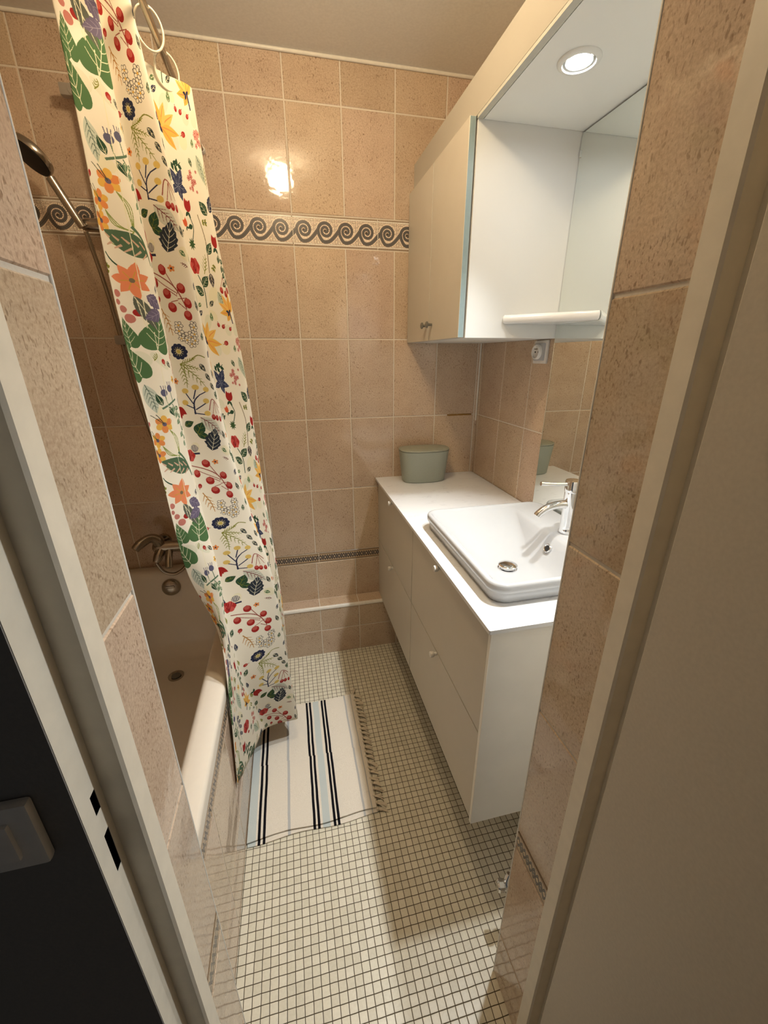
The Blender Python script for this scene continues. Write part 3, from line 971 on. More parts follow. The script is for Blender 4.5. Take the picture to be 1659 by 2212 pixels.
# tiled ledge along the foot of the back wall
LY, LZ = -0.0823, 0.2945
tiled('trim_3', (0, LY, 0), (1, 0, 0), (0, 0, 1), [q - 0.0005 for q in COLS], [('t', 0.0, 0.1505), ('t', 0.1505, 0.279)], -0.124, XR, 0.0, 0.279, base_depth=0.0012, label='low tiled front of the ledge under the back wall')
tiled('trim_4', (0, LY + 0.006, LZ), (1, 0, 0), (0, 1, 0), COLS, [('t', 0.0, 0.0765)], -0.124, XR, 0.0, 0.0765, base_depth=0.0012, label='narrow tiled top of the ledge under the back wall')
bm = B()
loops(bm, [[(x_, LY + 0.0075 - 0.0105 * math.cos(a) if a < 1.58 else LY + 0.0075, LZ - 0.0125 + 0.0125 * math.sin(a)) for a in [math.pi / 2 * i / 7 for i in range(8)]] + [(x_, LY + 0.0075, LZ - 0.015), (x_, LY - 0.0028, LZ - 0.0155)] for x_ in (-0.123, XR)], True, True)
struct(obj('trim_5', bm, M['silicone'], smooth_ang=40), 'white rounded edge profile along the tiled ledge')

# ------------------------------------------------------------------ floor, ceiling, hall
bm = B()
box(bm, XL, XR + 0.02, YF - 0.175, 0.0, -0.05, 0.0)
struct(obj('floor', bm, M['floor']), 'small square cream mosaic floor with dark joints')
bm = B()
box(bm, XL - 0.02, XR + 0.02, YF - 0.17, 0.02, CEIL, CEIL + 0.05)
struct(obj('ceiling', bm, M['ceiling']), 'plain off white ceiling')
bm = B()
tube(bm, [(XL, -0.003, CEIL - 0.003), (XR, -0.003, CEIL - 0.003)], 0.006, 8, 1)
tube(bm, [(XR - 0.003, -0.003, 1.2), (XR - 0.003, -0.003, CEIL)], 0.004, 8, 1)
struct(obj('trim_6', bm, M['silicone'], smooth_ang=50), 'pale sealant line where tiles meet the ceiling')
# hall side of the door wall, hall floor
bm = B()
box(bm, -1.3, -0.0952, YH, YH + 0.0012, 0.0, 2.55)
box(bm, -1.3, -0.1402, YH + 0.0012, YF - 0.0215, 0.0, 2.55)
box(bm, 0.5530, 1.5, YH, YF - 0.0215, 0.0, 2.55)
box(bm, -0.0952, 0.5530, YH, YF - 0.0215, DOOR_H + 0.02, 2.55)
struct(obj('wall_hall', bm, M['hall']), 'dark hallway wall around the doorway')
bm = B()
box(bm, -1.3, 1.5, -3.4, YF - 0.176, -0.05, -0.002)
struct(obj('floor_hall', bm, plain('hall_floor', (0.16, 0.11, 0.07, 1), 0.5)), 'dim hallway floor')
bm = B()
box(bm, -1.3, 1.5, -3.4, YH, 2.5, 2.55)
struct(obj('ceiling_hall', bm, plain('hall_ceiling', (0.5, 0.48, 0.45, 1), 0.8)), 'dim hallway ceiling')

# ------------------------------------------------------------------ door frame (jamb, stop, rebate) with the latch slots
def ngon_prism(bm, pl, z0, z1):
    loops(bm, [[(x, y, z0) for x, y in pl], [(x, y, z1) for x, y in pl]], True, True)
JX, JY0, JY1, JY2 = -0.0948, -1.4975, -1.5290, -1.5685
bm = B()
SL = [(0.966, 1.0268), (1.0575, 1.0852)]      # z ranges of the two slots
SY = (-1.5492, -1.5388)
# stop part
ngon_prism(bm, [(-0.068, JY0), (-0.068, JY1 + 0.003), (-0.071, JY1), (-0.14, JY1), (-0.14, JY0)], 0.0, DOOR_H)
# rebate face built round the slots
zs = [0.0, SL[0][0], SL[0][1], SL[1][0], SL[1][1], DOOR_H]
for i in range(5):
    z0, z1 = zs[i], zs[i + 1]
    if i in (1, 3):
        box(bm, -0.14, JX, SY[1], JY1, z0, z1)
        box(bm, -0.14, JX, JY2, SY[0], z0, z1)
        box(bm, -0.14, -0.120, SY[0], SY[1], z0, z1)
    else:
        box(bm, -0.14, JX, JY2, JY1, z0, z1)
fr = struct(obj('door_1', bm, M['frame']), 'cream painted left door jamb with latch slots')
for z0, z1 in SL:
    bm = B()
    ov = [(-0.1196, SY[0] + 0.0002), (-0.1196, SY[1] - 0.0002), (-0.0952, SY[1] - 0.0002), (-0.0952, SY[0] + 0.0002)]
    V = loops(bm, [[(x, y, z0 + 0.0002) for x, y in ov], [(x, y, z1 - 0.0002) for x, y in ov]], True, True)
    for f in list(bm.faces):
        if f.calc_center_median().x > -0.0955:
            bm.faces.remove(f)
    s_ = obj('latch_slot', bm, M['pitch'], fr)
    s_['label'] = 'black hollow latch slot'
bm = B()
ngon_prism(bm, [(0.526, -1.509), (0.575, -1.509), (0.575, -1.5375), (0.529, -1.5375), (0.526, -1.5345)], 0.0, DOOR_H)
box(bm, 0.5525, 0.575, JY2, -1.5375, 0.0, DOOR_H)
struct(obj('door_2', bm, M['frame']), 'cream painted right door jamb')
bm = B()
box(bm, -0.14, 0.575, JY1, JY0, DOOR_H, DOOR_H + 0.02)
box(bm, -0.0948, 0.5525, JY2, JY1, DOOR_H + 0.0005, DOOR_H + 0.02)
struct(obj('door_3', bm, M['frame']), 'cream painted head of the door frame')
bm = B()
box(bm, 0.5130, 0.5510, -2.235, -1.5745, 0.008, 2.02, 0.0015, 1)
leafo = struct(obj('door_4', bm, M['doorpaint']), 'plain cream door leaf standing open to the right')
bm = B()
lathe(bm, [(0.024, 0), (0.024, 0.006), (0.010, 0.008), (0.010, 0.045)], (0.5130, -2.17, 1.03), (-1, 0, 0), 20)
tube(bm, [(0.472, -2.17, 1.03), (0.468, -2.15, 1.03), (0.468, -2.06, 1.03)], 0.009, 10)
obj('door_handle', bm, M['dull_chrome'], leafo, 40)

# ------------------------------------------------------------------ lamps
t = thing('ceiling_lamp', 'warm opal globe lamp fixed to the bathroom ceiling', 'lamp', (LAMP_POS[0], LAMP_POS[1], CEIL))
bm = B()
lathe(bm, [(0.055, 0.0), (0.055, 0.012), (0.048, 0.02), (0.040, 0.024)], (LAMP_POS[0], LAMP_POS[1], CEIL), (0, 0, -1), 32)
obj('lamp_base', bm, M['plastic'], t, 40)
bm = B()
bmesh.ops.create_uvsphere(bm, u_segments=32, v_segments=20, radius=0.064)
bmesh.ops.translate(bm, verts=bm.verts[:], vec=Vector(LAMP_POS))
obj('globe', bm, M['globe'], t, 180)

UZ = 2.088     # underside of the light box
SPL = ('round recessed spotlight lit white, above the far side of the basin', 'round recessed spotlight above the near side of the basin, closest to the doorway')
for i, y_ in enumerate(SPOT_YS):
    t = thing('recessed_spotlight', SPL[i], 'spotlight', (SPOT_XZ[0], y_, UZ), 'spotlights in the light box')
    bm = B()
    lathe(bm, [(0.034, -0.004), (0.0445, -0.001), (0.045, 0.0012), (0.0435, 0.0040), (0.036, 0.0062), (0.0345, 0.0062), (0.0325, 0.002), (0.0305, -0.006)], (SPOT_XZ[0], y_, UZ), (0, 0, -1), 40, caps=False)
    obj('bezel', bm, M['underwhite'], t, 50)
    bm = B()
    lathe(bm, [(0.0305, -0.007), (0.0305, 0.001), (0.029, 0.003), (0.0272, 0.003), (0.0262, -0.001)], (SPOT_XZ[0], y_, UZ), (0, 0, -1), 40, caps=False)
    obj('reflector_ring', bm, M['chrome'], t, 50)
    bm = B()
    lathe(bm, [(0.0265, -0.002), (0.024, 0.0005), (0.012, 0.002), (0.001, 0.0025)], (SPOT_XZ[0], y_, UZ), (0, 0, -1), 32)
    obj('lens', bm, M['lens'], t, 60)
    ld = bpy.data.lights.new('spot_beam', 'SPOT')
    ld.energy = SPOT_WS[i]
    ld.color = SPOT_COL
    ld.spot_size = math.radians(SPOT_ANGLES[i])
    ld.spot_blend = 1.0
    ld.shadow_soft_size = 0.024
    lo = bpy.data.objects.new('spot_beam', ld)
    COL.objects.link(lo)
    lo.location = (SPOT_XZ[0], y_, UZ - 0.012)
    lo.rotation_euler = (0.0, math.radians(SPOT_TILTS[i]), 0.0)
    lo.parent = t
    lo.matrix_parent_inverse = t.matrix_world.inverted()

# ------------------------------------------------------------------ bathtub and its apron
TX0, TX1, TY0, TY1, TZ = XL + 0.001, -0.1225, YF + 0.001, -0.001, 0.584
t = thing('bathtub', 'cream enamelled bathtub built in behind the flowered curtain', 'bathtub', (-0.48, -0.7, 0.0))
bm = B()
def tl(ins, z, r, ex=(0, 0, 0, 0)):
    return lift(rrect(TX0 + ins + ex[0], TX1 - ins - ex[1], TY0 + ins + ex[2], TY1 - ins - ex[3], r, 8), z)
loops(bm, [tl(0.0, 0.545, 0.004), tl(0.0, 0.572, 0.004), tl(0.003, 0.580, 0.006), tl(0.010, 0.584, 0.010),
           tl(0.040, 0.585, 0.05, (0, 0.010, 0.01, 0)), tl(0.050, 0.582, 0.07, (0, 0.012, 0.01, 0)), tl(0.057, 0.572, 0.085, (0, 0.014, 0.01, 0)), tl(0.061, 0.555, 0.09, (0, 0.015, 0.012, 0)),
           tl(0.070, 0.45, 0.10, (0, 0.014, 0.04, 0)), tl(0.082, 0.32, 0.11, (0, 0.012, 0.08, 0)), tl(0.095, 0.22, 0.12, (0, 0.01, 0.11, 0.01)), tl(0.115, 0.175, 0.12, (0, 0.01, 0.12, 0.02)),
           tl(0.15, 0.156, 0.11, (0, 0, 0.13, 0.03)), tl(0.20, 0.151, 0.08, (0, 0, 0.13, 0.04)), tl(0.30, 0.149, 0.03, (0, 0, 0.13, 0.05))], False, True)
obj('tub', bm, M['enamel'], t, 60)
bm = B()
lathe(bm, [(0.033, 0.0), (0.033, 0.004), (0.028, 0.005), (0.024, 0.002)], (-0.466, -0.262, 0.1505), (0, 0, 1), 28)
d_ = obj('drain', bm, M['dull_chrome'], t, 50)
bm = B()
lathe(bm, [(0.0185, 0.0), (0.0185, 0.004), (0.004, 0.006)], (-0.466, -0.262, 0.152), (0, 0, 1), 24)
obj('drain_plug', bm, M['darkgrey'], d_, 50)
bm = B()
ax_ = Vector((0, -1, 0.12)).normalized()
lathe(bm, [(0.040, -0.004), (0.041, 0.004), (0.038, 0.014), (0.030, 0.020), (0.010, 0.022), (0.001, 0.022)], (-0.470, -0.0665, 0.500), ax_, 32)
d_ = obj('overflow_cap', bm, M['dull_chrome'], t, 50)
bm = B()
box(bm, -0.490, -0.450, -0.094, -0.086, 0.506, 0.516, 0.003)
obj('overflow_lever', bm, M['dull_chrome'], d_, 50)
# tiled apron
tiled('wall_apron', (-0.1235, YF, 0), (0, 1, 0), (0, 0, 1), [-YF - TW * k + 0.05 for k in range(0, 8)], [('t', 0.0, 0.165), ('t', 0.165, 0.4915), ('s', 0.4925, 0.5425)], 0.0, -YF - 0.083, 0.0, 0.544, jt=0.003, base_depth=0.0010, label='tiled bath apron with a narrow braid border under the rim')

# ------------------------------------------------------------------ shower fittings
t = thing('shower_rail', 'chrome shower rail on the tiled wall, mostly behind the curtain', 'shower rail', (-0.428, 0, 1.55))
bm = B()
lathe(bm, [(0.0105, 0.0), (0.0105, 0.74)], (-0.428, -0.055, 1.545), (0, 0, 1), 18)
obj('bar', bm, M['dull_chrome'], t, 50)
for z_ in (1.556, 2.272):
    bm = B()
    lathe(bm, [(0.017, 0.0), (0.019, 0.03), (0.019, 0.062), (0.015, 0.07)], (-0.440, 0.0, z_), (0, -1, 0), 20)
    box(bm, -0.480, -0.412, -0.068, -0.042, z_ - 0.016, z_ + 0.016, 0.006)
    b_ = obj('wall_bracket', bm, plain('grey_bracket', (0.34, 0.31, 0.27, 1), 0.4), t, 50)
bm = B()
lathe(bm, [(0.016, 0.0), (0.020, 0.01), (0.020, 0.075), (0.017, 0.090)], (-0.408, -0.062, 1.918), (-1, 0, -0.02), 20)
obj('slider', bm, M['dull_chrome'], t, 50)
t = thing('hand_shower', 'round metal hand shower hooked on the rail over the bathtub', 'shower head', (-0.50, -0.075, 1.90))
hs0, hs1 = Vector((-0.494, -0.090, 1.905)), Vector((-0.546, -0.108, 2.028))
bm = B()
tube(bm, [hs0 - (hs1 - hs0) * 0.02, hs0 * 0.6 + hs1 * 0.4, hs1], [0.0115, 0.013, 0.0135], 16, 6)
obj('handle', bm, M['dull_chrome'], t, 50)
nf = Vector((-0.52, -0.40, -0.75)).normalized()
hc = Vector((-0.580, -0.118, 2.078))
bm = B()
lathe(bm, [(0.020, -0.020), (0.046, -0.018), (0.056, -0.012), (0.058, -0.004), (0.058, 0.004), (0.0565, 0.008), (0.053, 0.008)], hc, nf, 40)
hd = obj('head', bm, M['dull_chrome'], t, 50)
bm = B()
lathe(bm, [(0.0535, 0.0072), (0.0535, 0.0098), (0.050, 0.0112), (0.001, 0.0118)], hc, nf, 40)
obj('spray_face', bm, M['black'], hd, 50)['label'] = 'black spray face'
bm = B()
hp = [(-0.488, -0.082, 1.893), (-0.484, -0.070, 1.84), (-0.476, -0.045, 1.72), (-0.468, -0.030, 1.56), (-0.462, -0.028, 1.40), (-0.440, -0.030, 1.25), (-0.40, -0.035, 1.02), (-0.365, -0.045, 0.80), (-0.375, -0.085, 0.635), (-0.42, -0.110, 0.590), (-0.468, -0.115, 0.603), (-0.494, -0.112, 0.650)]
tube(bm, hp, 0.0072, 10, 10)
for i, v_ in enumerate(bm.verts):
    pass
obj('hose', bm, M['dull_chrome'], t, 60)

t = thing('bath_mixer', 'chrome bath mixer tap on the back wall over the bathtub', 'tap', (-0.44, 0, 0.70))
bm = B()
lathe(bm, [(0.018, 0), (0.024, 0.008), (0.0245, 0.03), (0.0245, 0.13), (0.021, 0.145), (0.014, 0.15)], (-0.505, -0.075, 0.708), (1, 0, 0), 24)
tube(bm, [(-0.470, -0.075, 0.705), (-0.482, -0.100, 0.680), (-0.493, -0.113, 0.655)], [0.022, 0.021, 0.015], 18, 5)
bd = obj('body', bm, M['dull_chrome'], t, 50)
for x_ in (-0.478, -0.372):
    bm = B()
    lathe(bm, [(0.030, 0), (0.028, 0.012), (0.013, 0.016), (0.013, 0.06)], (x_, 0.0, 0.712), (0, -1, 0), 24)
    obj('wall_inlet', bm, M['dull_chrome'], t, 50)
bm = B()
tube(bm, [(-0.478, -0.080, 0.728), (-0.482, -0.090, 0.752), (-0.500, -0.110, 0.768), (-0.530, -0.140, 0.758), (-0.548, -0.158, 0.742)], [0.022, 0.023, 0.019, 0.020, 0.016], 18, 6)
obj('lever', bm, M['dull_chrome'], t, 50)
bm = B()
tube(bm, [(-0.440, -0.085, 0.695), (-0.438, -0.125, 0.668), (-0.436, -0.150, 0.640)], [0.016, 0.015, 0.013], 16, 5)
obj('spout', bm, M['dull_chrome'], t, 50)

# ------------------------------------------------------------------ curtain, rod, rings
t = thing('curtain_rod', 'metal curtain rod behind the top of the flowered curtain', 'curtain rod', (-0.091, -0.7, 2.172))
bm = B()
tube(bm, [(-0.091, YF, 2.172), (-0.091, 0.0, 2.172)], 0.008, 16, 1)
obj('rod', bm, M['dull_chrome'], t, 50)
for y_, d_ in ((YF, 1), (0.0, -1)):
    bm = B()
    lathe(bm, [(0.0115, 0), (0.0115, 0.006), (0.0105, 0.012), (0.0095, 0.02)], (-0.091, y_, 2.172), (0, d_, 0), 20)
    obj('end_cup', bm, M['plastic'], t, 50)
# plan outline of the cloth (near edge -> far edge) at chosen heights, as fold points
KEYS = [
    (0.00, [(-0.2344, -0.740), (-0.1490, -0.780), (-0.200, -0.620), (-0.112, -0.690), (-0.150, -0.520), (-0.0445, -0.480)]),
    (0.15, [(-0.2344, -0.740), (-0.1400, -0.785), (-0.192, -0.620), (-0.083, -0.685), (-0.130, -0.520), (-0.0270, -0.485)]),
    (0.31, [(-0.2350, -0.740), (-0.1330, -0.785), (-0.184, -0.620), (-0.066, -0.675), (-0.104, -0.520), (0.0010, -0.490)]),
    (0.46, [(-0.2180, -0.740), (-0.1290, -0.785), (-0.176, -0.620), (-0.043, -0.660), (-0.076, -0.520), (0.0210, -0.500)]),
    (0.57, [(-0.2030, -0.750), (-0.1180, -0.790), (-0.158, -0.640), (-0.012, -0.645), (-0.040, -0.530), (0.0320, -0.515)]),
    (0.66, [(-0.1850, -0.765), (-0.1040, -0.795), (-0.136, -0.665), (0.020, -0.640), (-0.004, -0.545), (0.0400, -0.530)]),
    (0.76, [(-0.1270, -0.805), (-0.1100, -0.815), (-0.112, -0.715), (0.037, -0.622), (0.016, -0.560), (0.0460, -0.550)]),
    (0.85, [(-0.1150, -0.870), (-0.1120, -0.835), (-0.092, -0.715), (0.046, -0.615), (0.026, -0.555), (0.0440, -0.535)]),
    (1.00, [(-0.1165, -0.945), (-0.1135, -0.850), (-0.058, -0.640), (0.0578, -0.600), (0.048, -0.530), (0.034, -0.450)]),
]
BACK = [(-0.118, -0.390), (-0.088, -0.215), (-0.116, -0.105)]      # unseen folds added behind the visible ones to block light into the tub
def slide(p, y):
    """the same fold seen along the same line of sight but at another depth in the room"""
    return (0.1323 + (p[0] - 0.1323) * (y + 1.885) / (p[1] + 1.885), y)
NK = []
for a_, b_ in KEYS:
    if a_ < 0.6:
        b_ = [slide(b_[0], b_[0][1] - 0.060), slide(b_[1], b_[1][1] + 0.050), slide(b_[2], b_[2][1] - 0.030), slide(b_[3], b_[3][1] + 0.030)] + b_[4:]
    elif a_ < 0.7:
        b_ = [slide(b_[0], b_[0][1] - 0.030), slide(b_[1], b_[1][1] + 0.020), slide(b_[2], b_[2][1] - 0.015), slide(b_[3], b_[3][1] + 0.015)] + b_[4:]
    NK.append((a_, b_))
KEYS = NK
KEYS = [(a_, b_ + BACK) for a_, b_ in KEYS]
HEM = [0.275, 0.215, 0.150, 0.128, 0.128, 0.128, 0.130, 0.132, 0.310]
TOPS = [2.200, 2.200, 2.190, 2.190, 2.160, 2.125, 2.135, 2.120, 2.130]
ZTOP = 2.16
PRINT = 1.53          # scale of the printed repeat
def cat(P_, f):
    n = len(P_) - 1
    i = min(int(f), n - 1)
    t_ = f - i
    p0, p1, p2, p3 = P_[max(0, i - 1)], P_[i], P_[i + 1], P_[min(n, i + 2)]
    ten = 0.55     # tightened spline: crisp folds
    m1 = [(b - a) * ten * 0.5 * 1.2 for a, b in zip(p0, p2)]
    m2 = [(b - a) * ten * 0.5 * 1.2 for a, b in zip(p1, p3)]
    h00, h10, h01, h11 = 2 * t_ ** 3 - 3 * t_ ** 2 + 1, t_ ** 3 - 2 * t_ ** 2 + t_, -2 * t_ ** 3 + 3 * t_ ** 2, t_ ** 3 - t_ ** 2
    return [h00 * a + h10 * c_ + h01 * b + h11 * d__ for a, b, c_, d__ in zip(p1, p2, m1, m2)]
US = []
UVSEG = [0.070, 0.140, 0.096, 0.150, 0.150, 0.09, 0.12, 0.08]
acc = [0]
for s_ in UVSEG:
    acc.append(acc[-1] + s_)
NPER = [22, 34, 40, 30, 34, 24, 24, 18]
for i, n_ in enumerate(NPER):
    for k in range(n_):
        US.append(i + k / n_)
US.append(8.0)
NT_ = 150
bm = B()
uvl = bm.loops.layers.uv.new('UVMap')
grid = []
for j in range(NT_ + 1):
    tt = j / NT_
    ks = 0
    while ks < len(KEYS) - 2 and KEYS[ks + 1][0] < tt:
        ks += 1
    def key_at(idx):
        return KEYS[max(0, min(len(KEYS) - 1, idx))]
    a, b = key_at(ks), key_at(ks + 1)
    f = (tt - a[0]) / (b[0] - a[0])
    am, bp = key_at(ks - 1), key_at(ks + 2)
    row = []
    P_ = []
    for q in range(9):
        pt = []
        for ax in range(2):
            m1 = (b[1][q][ax] - am[1][q][ax]) / max(1e-6, b[0] - am[0]) * (b[0] - a[0])
            m2 = (bp[1][q][ax] - a[1][q][ax]) / max(1e-6, bp[0] - a[0]) * (b[0] - a[0])
            pt.append((2 * f ** 3 - 3 * f ** 2 + 1) * a[1][q][ax] + (f ** 3 - 2 * f ** 2 + f) * m1 + (-2 * f ** 3 + 3 * f ** 2) * b[1][q][ax] + (f ** 3 - f ** 2) * m2)
        P_.append(tuple(pt))
    for u in US:
        x, y = cat(P_, u)
        i0 = min(7, int(u))
        fr_ = u - i0
        hem = HEM[i0] + (HEM[i0 + 1] - HEM[i0]) * fr_
        ztop = TOPS[i0] + (TOPS[i0 + 1] - TOPS[i0]) * fr_ - 0.006 * (1 - abs(math.cos(math.pi * u)))
        z = ztop + tt * (hem - ztop)
        wig = 0.0022 * math.sin(9 * u + 7 * tt) + 0.0018 * math.sin(17 * tt + 3 * u)
        x += wig
        x = max(x, -0.1205) if z < 0.60 else x
        uu = acc[i0] + UVSEG[i0] * fr_
        row.append((bm.verts.new((x, y, z)), (uu * PRINT, z + 0.27 * PRINT - 1.972)))
    grid.append(row)
for j in range(NT_):
    for i in range(len(US) - 1):
        q = [grid[j][i], grid[j + 1][i], grid[j + 1][i + 1], grid[j][i + 1]]
        f = bm.faces.new([v_[0] for v_ in q])
        for lp, v_ in zip(f.loops, q):
            lp[uvl].uv = v_[1]
co = obj('shower_curtain', bm, M['cloth'], None, 180)
tag(co, 'white shower curtain printed with leaves, berries and flowers, drawn to the middle of the bathtub', 'shower curtain')
sm = co.modifiers.new('solidify', 'SOLIDIFY')
sm.thickness = 0.0009
sm.offset = 0
# rings
def ring_bm(y_, tilt):
    bm = B()
    pts = []
    for i in range(16):
        a = 2 * math.pi * i / 16
        q = Vector((0.027 * math.sin(a), 0.0, 0.036 * math.cos(a)))
        q.rotate(Matrix.Rotation(tilt, 3, 'Z'))
        pts.append(Vector((-0.090, y_, 2.1435)) + q)
    tube(bm, pts, 0.0023, 8, 3, True)
    return bm
RL = ('upper of the two cream rings showing at the right edge of the curtain top', 'lower of the two cream rings showing at the right edge of the curtain top')
for (y_, tilt), lb in zip(((-0.640, 0.45), (-0.498, 0.5)), RL):
    tag(obj('curtain_ring', ring_bm(y_, tilt), M['ivory'], None, 60), lb, 'curtain ring', 'rings of the shower curtain')

# ------------------------------------------------------------------ bath rug, folded double, with fringe
t = thing('bath_rug', 'cream folded cotton rug with black and pale blue stripes and a fringe', 'rug', (0.1, -0.68, 0.0))
def rug_layer(x0, x1, y0, y1, z, th, ph):
    bm = B()
    nx, ny = 56, 40
    V = {}
    for s_ in (0, 1):
        for i in range(nx + 1):
            for j in range(ny + 1):
                x = x0 + (x1 - x0) * i / nx
                y = y0 + (y1 - y0) * j / ny
                ey = 0.004 * math.sin(x * 23 + ph) * (1 if j == 0 else 0) + (0.003 * math.sin(x * 17 + ph) if j == ny else 0)
                skew = 0.028 * (x - 0.1) * (1 if ph > 1 else 0.6)
                zz = z + s_ * th + 0.0012 * math.sin(x * 19 + y * 6 + ph) * math.sin(y * 13 + ph) + 0.0012
                if j == 0 and ph > 1 and 0.0 < x < 0.2:
                    zz += 0.002
                V[s_, i, j] = bm.verts.new((x, y + ey + skew, zz))
    for i in range(nx):
        for j in range(ny):
            bm.faces.new((V[1, i, j], V[1, i + 1, j], V[1, i + 1, j + 1], V[1, i, j + 1]))
            bm.faces.new((V[0, i, j + 1], V[0, i + 1, j + 1], V[0, i + 1, j], V[0, i, j]))
    for i in range(nx):
        bm.faces.new((V[0, i, 0], V[0, i + 1, 0], V[1, i + 1, 0], V[1, i, 0]))
        bm.faces.new((V[0, i + 1, ny], V[0, i, ny], V[1, i, ny], V[1, i + 1, ny]))
    for j in range(ny):
        bm.faces.new((V[0, 0, j + 1], V[0, 0, j], V[1, 0, j], V[1, 0, j + 1]))
        bm.faces.new((V[0, nx, j], V[0, nx, j + 1], V[1, nx, j + 1], V[1, nx, j]))
    return bm
lo = obj('lower_layer', rug_layer(-0.1195, 0.318, -0.955, -0.412, 0.0005, 0.0035, 0.5), M['rug'], t, 40)
obj('upper_layer', rug_layer(-0.1205, 0.316, -0.943, -0.412, 0.0065, 0.0040, 1.7), M['rug'], t, 40)
bm = B()
tube(bm, [(-0.1185, -0.95, 0.0058), (-0.1185, -0.415, 0.0058)], 0.0042, 10, 1)
obj('folded_edge', bm, M['rug'], t, 40)
def tassel(y_, k):
    rt = random.Random(k)
    bm = B()
    x0 = 0.314 + 0.006 * rt.random()
    bmesh.ops.create_uvsphere(bm, u_segments=8, v_segments=6, radius=0.0058)
    bmesh.ops.translate(bm, verts=bm.verts[:], vec=(x0, y_, 0.0095))
    dy = -0.010 + rt.uniform(-0.007, 0.007)
    for s_ in range(6):
        a = (s_ - 2.5) * 0.0020
        ln = 0.026 + 0.010 * rt.random()
        tube(bm, [(x0, y_ + a * 0.4, 0.0095), (x0 + ln * 0.5, y_ + a + dy * 0.5, 0.0075 + 0.003 * rt.random()), (x0 + ln, y_ + a * 1.8 + dy, 0.0026)], 0.0021, 5, 3)
    return bm
for k in range(24):
    obj('tassel', tassel(-0.418 - 0.0226 * k + R.uniform(-0.004, 0.004), k), M['fringe'], t, 60)
bm = B()
for s_ in range(5):
    tube(bm, [(0.312, -0.410, 0.009), (0.300 - 0.002 * s_, -0.401 + 0.002 * s_, 0.008), (0.276 - 0.003 * s_, -0.404, 0.004)], 0.0013, 5, 4)
    tube(bm, [(0.312, -0.410, 0.009), (0.316 + 0.002 * s_, -0.388, 0.007), (0.322 + 0.003 * s_, -0.368, 0.0035)], 0.0013, 5, 4)
obj('tassel', bm, M['fringe'], t, 60)

# ------------------------------------------------------------------ vanity: two drawer units, worktop, basin, tap
FX, ZC0, ZC1 = 0.5287, 0.2850, 0.9285
def vanity(y0, y1, label, near):
    t = thing('vanity_cabinet', label, 'cabinet', ((FX + XR) / 2, (y0 + y1) / 2, ZC0), 'vanity drawer units')
    bm = B()
    xb = FX + 0.019
    e = 0.0155
    box(bm, xb, XR - 0.004, y1 - e, y1, ZC0, ZC1)
    box(bm, xb, XR - 0.004, y0, y0 + e, ZC0, ZC1)
    box(bm, xb, XR - 0.004, y0 + e, y1 - e, ZC0, ZC0 + e)
    box(bm, XR - 0.012, XR - 0.004, y0 + e, y1 - e, ZC0 + e, ZC1)
    box(bm, xb, xb + 0.06, y0 + e, y1 - e, ZC1 - e, ZC1)
    box(bm, xb, xb + 0.012, y0 + e, y1 - e, 0.600, 0.618)
    obj('body', bm, M['laminate'], t)
    gp = 0.0012
    for z0, z1 in ((ZC0 + 0.004, 0.6075), (0.6115, ZC1 - 0.010)):
        bm = B()
        box(bm, FX, FX + 0.018, y0 + gp, y1 - gp, z0, z1, 0.0012, 1)
        dr = obj('drawer', bm, M['cream'], t, 40)
        yk = (y0 + y1) / 2 + (-0.010 if not near else 0.010)
        zk = z1 - 0.004
        bm = B()
        lathe(bm, [(0.0060, 0.0), (0.0058, 0.008), (0.0095, 0.012), (0.0100, 0.020), (0.0085, 0.0225), (0.0005, 0.0230)], (FX, yk, zk), (-1, 0, 0), 20)
        k_ = obj('knob', bm, M['plastic'], dr, 40)
        k_['label'] = 'small white knob'
    return t
vanity(-0.5985, -0.0015, 'cream drawer unit of the vanity against the back wall, under the lidded bin', False)
tn = vanity(-1.1985, -0.6015, 'cream drawer unit of the vanity under the white basin, nearest the doorway', True)
bm = B()
box(bm, FX - 0.001, XR - 0.004, -1.2105, -1.1987, ZC0 - 0.004, 0.9305, 0.0008, 1)
ep = obj('end_panel', bm, M['endpanel'], tn, 40)
ep['label'] = 'pale end panel facing the doorway'
bm = B()
lathe(bm, [(0.007, 0), (0.007, 0.004), (0.004, 0.008)], (0.690, -1.2105, 0.586), (0, -1, 0), 16)
obj('panel_stud', bm, M['plastic'], ep, 40)

bm = B()
WX0, WX1, WY0, WY1, WZ0, WZ1 = 0.5145, XR - 0.003, -1.2255, -0.0015, 0.9310, 0.9414
ow = rrect(WX0, WX1, WY0, WY1, 0.004, 8)
iw = rrect(0.605, 0.945, -1.108, -0.668, 0.05, 8)
loops(bm, [lift(iw, WZ1), lift(ow, WZ1), lift(ow, WZ0), lift(iw, WZ0), lift(iw, WZ1)])
bmesh.ops.remove_doubles(bm, verts=bm.verts[:], dist=1e-6)
tag(obj('worktop', bm, M['marble'], None, 30), 'thin white marble-look worktop lying over both vanity units', 'worktop')

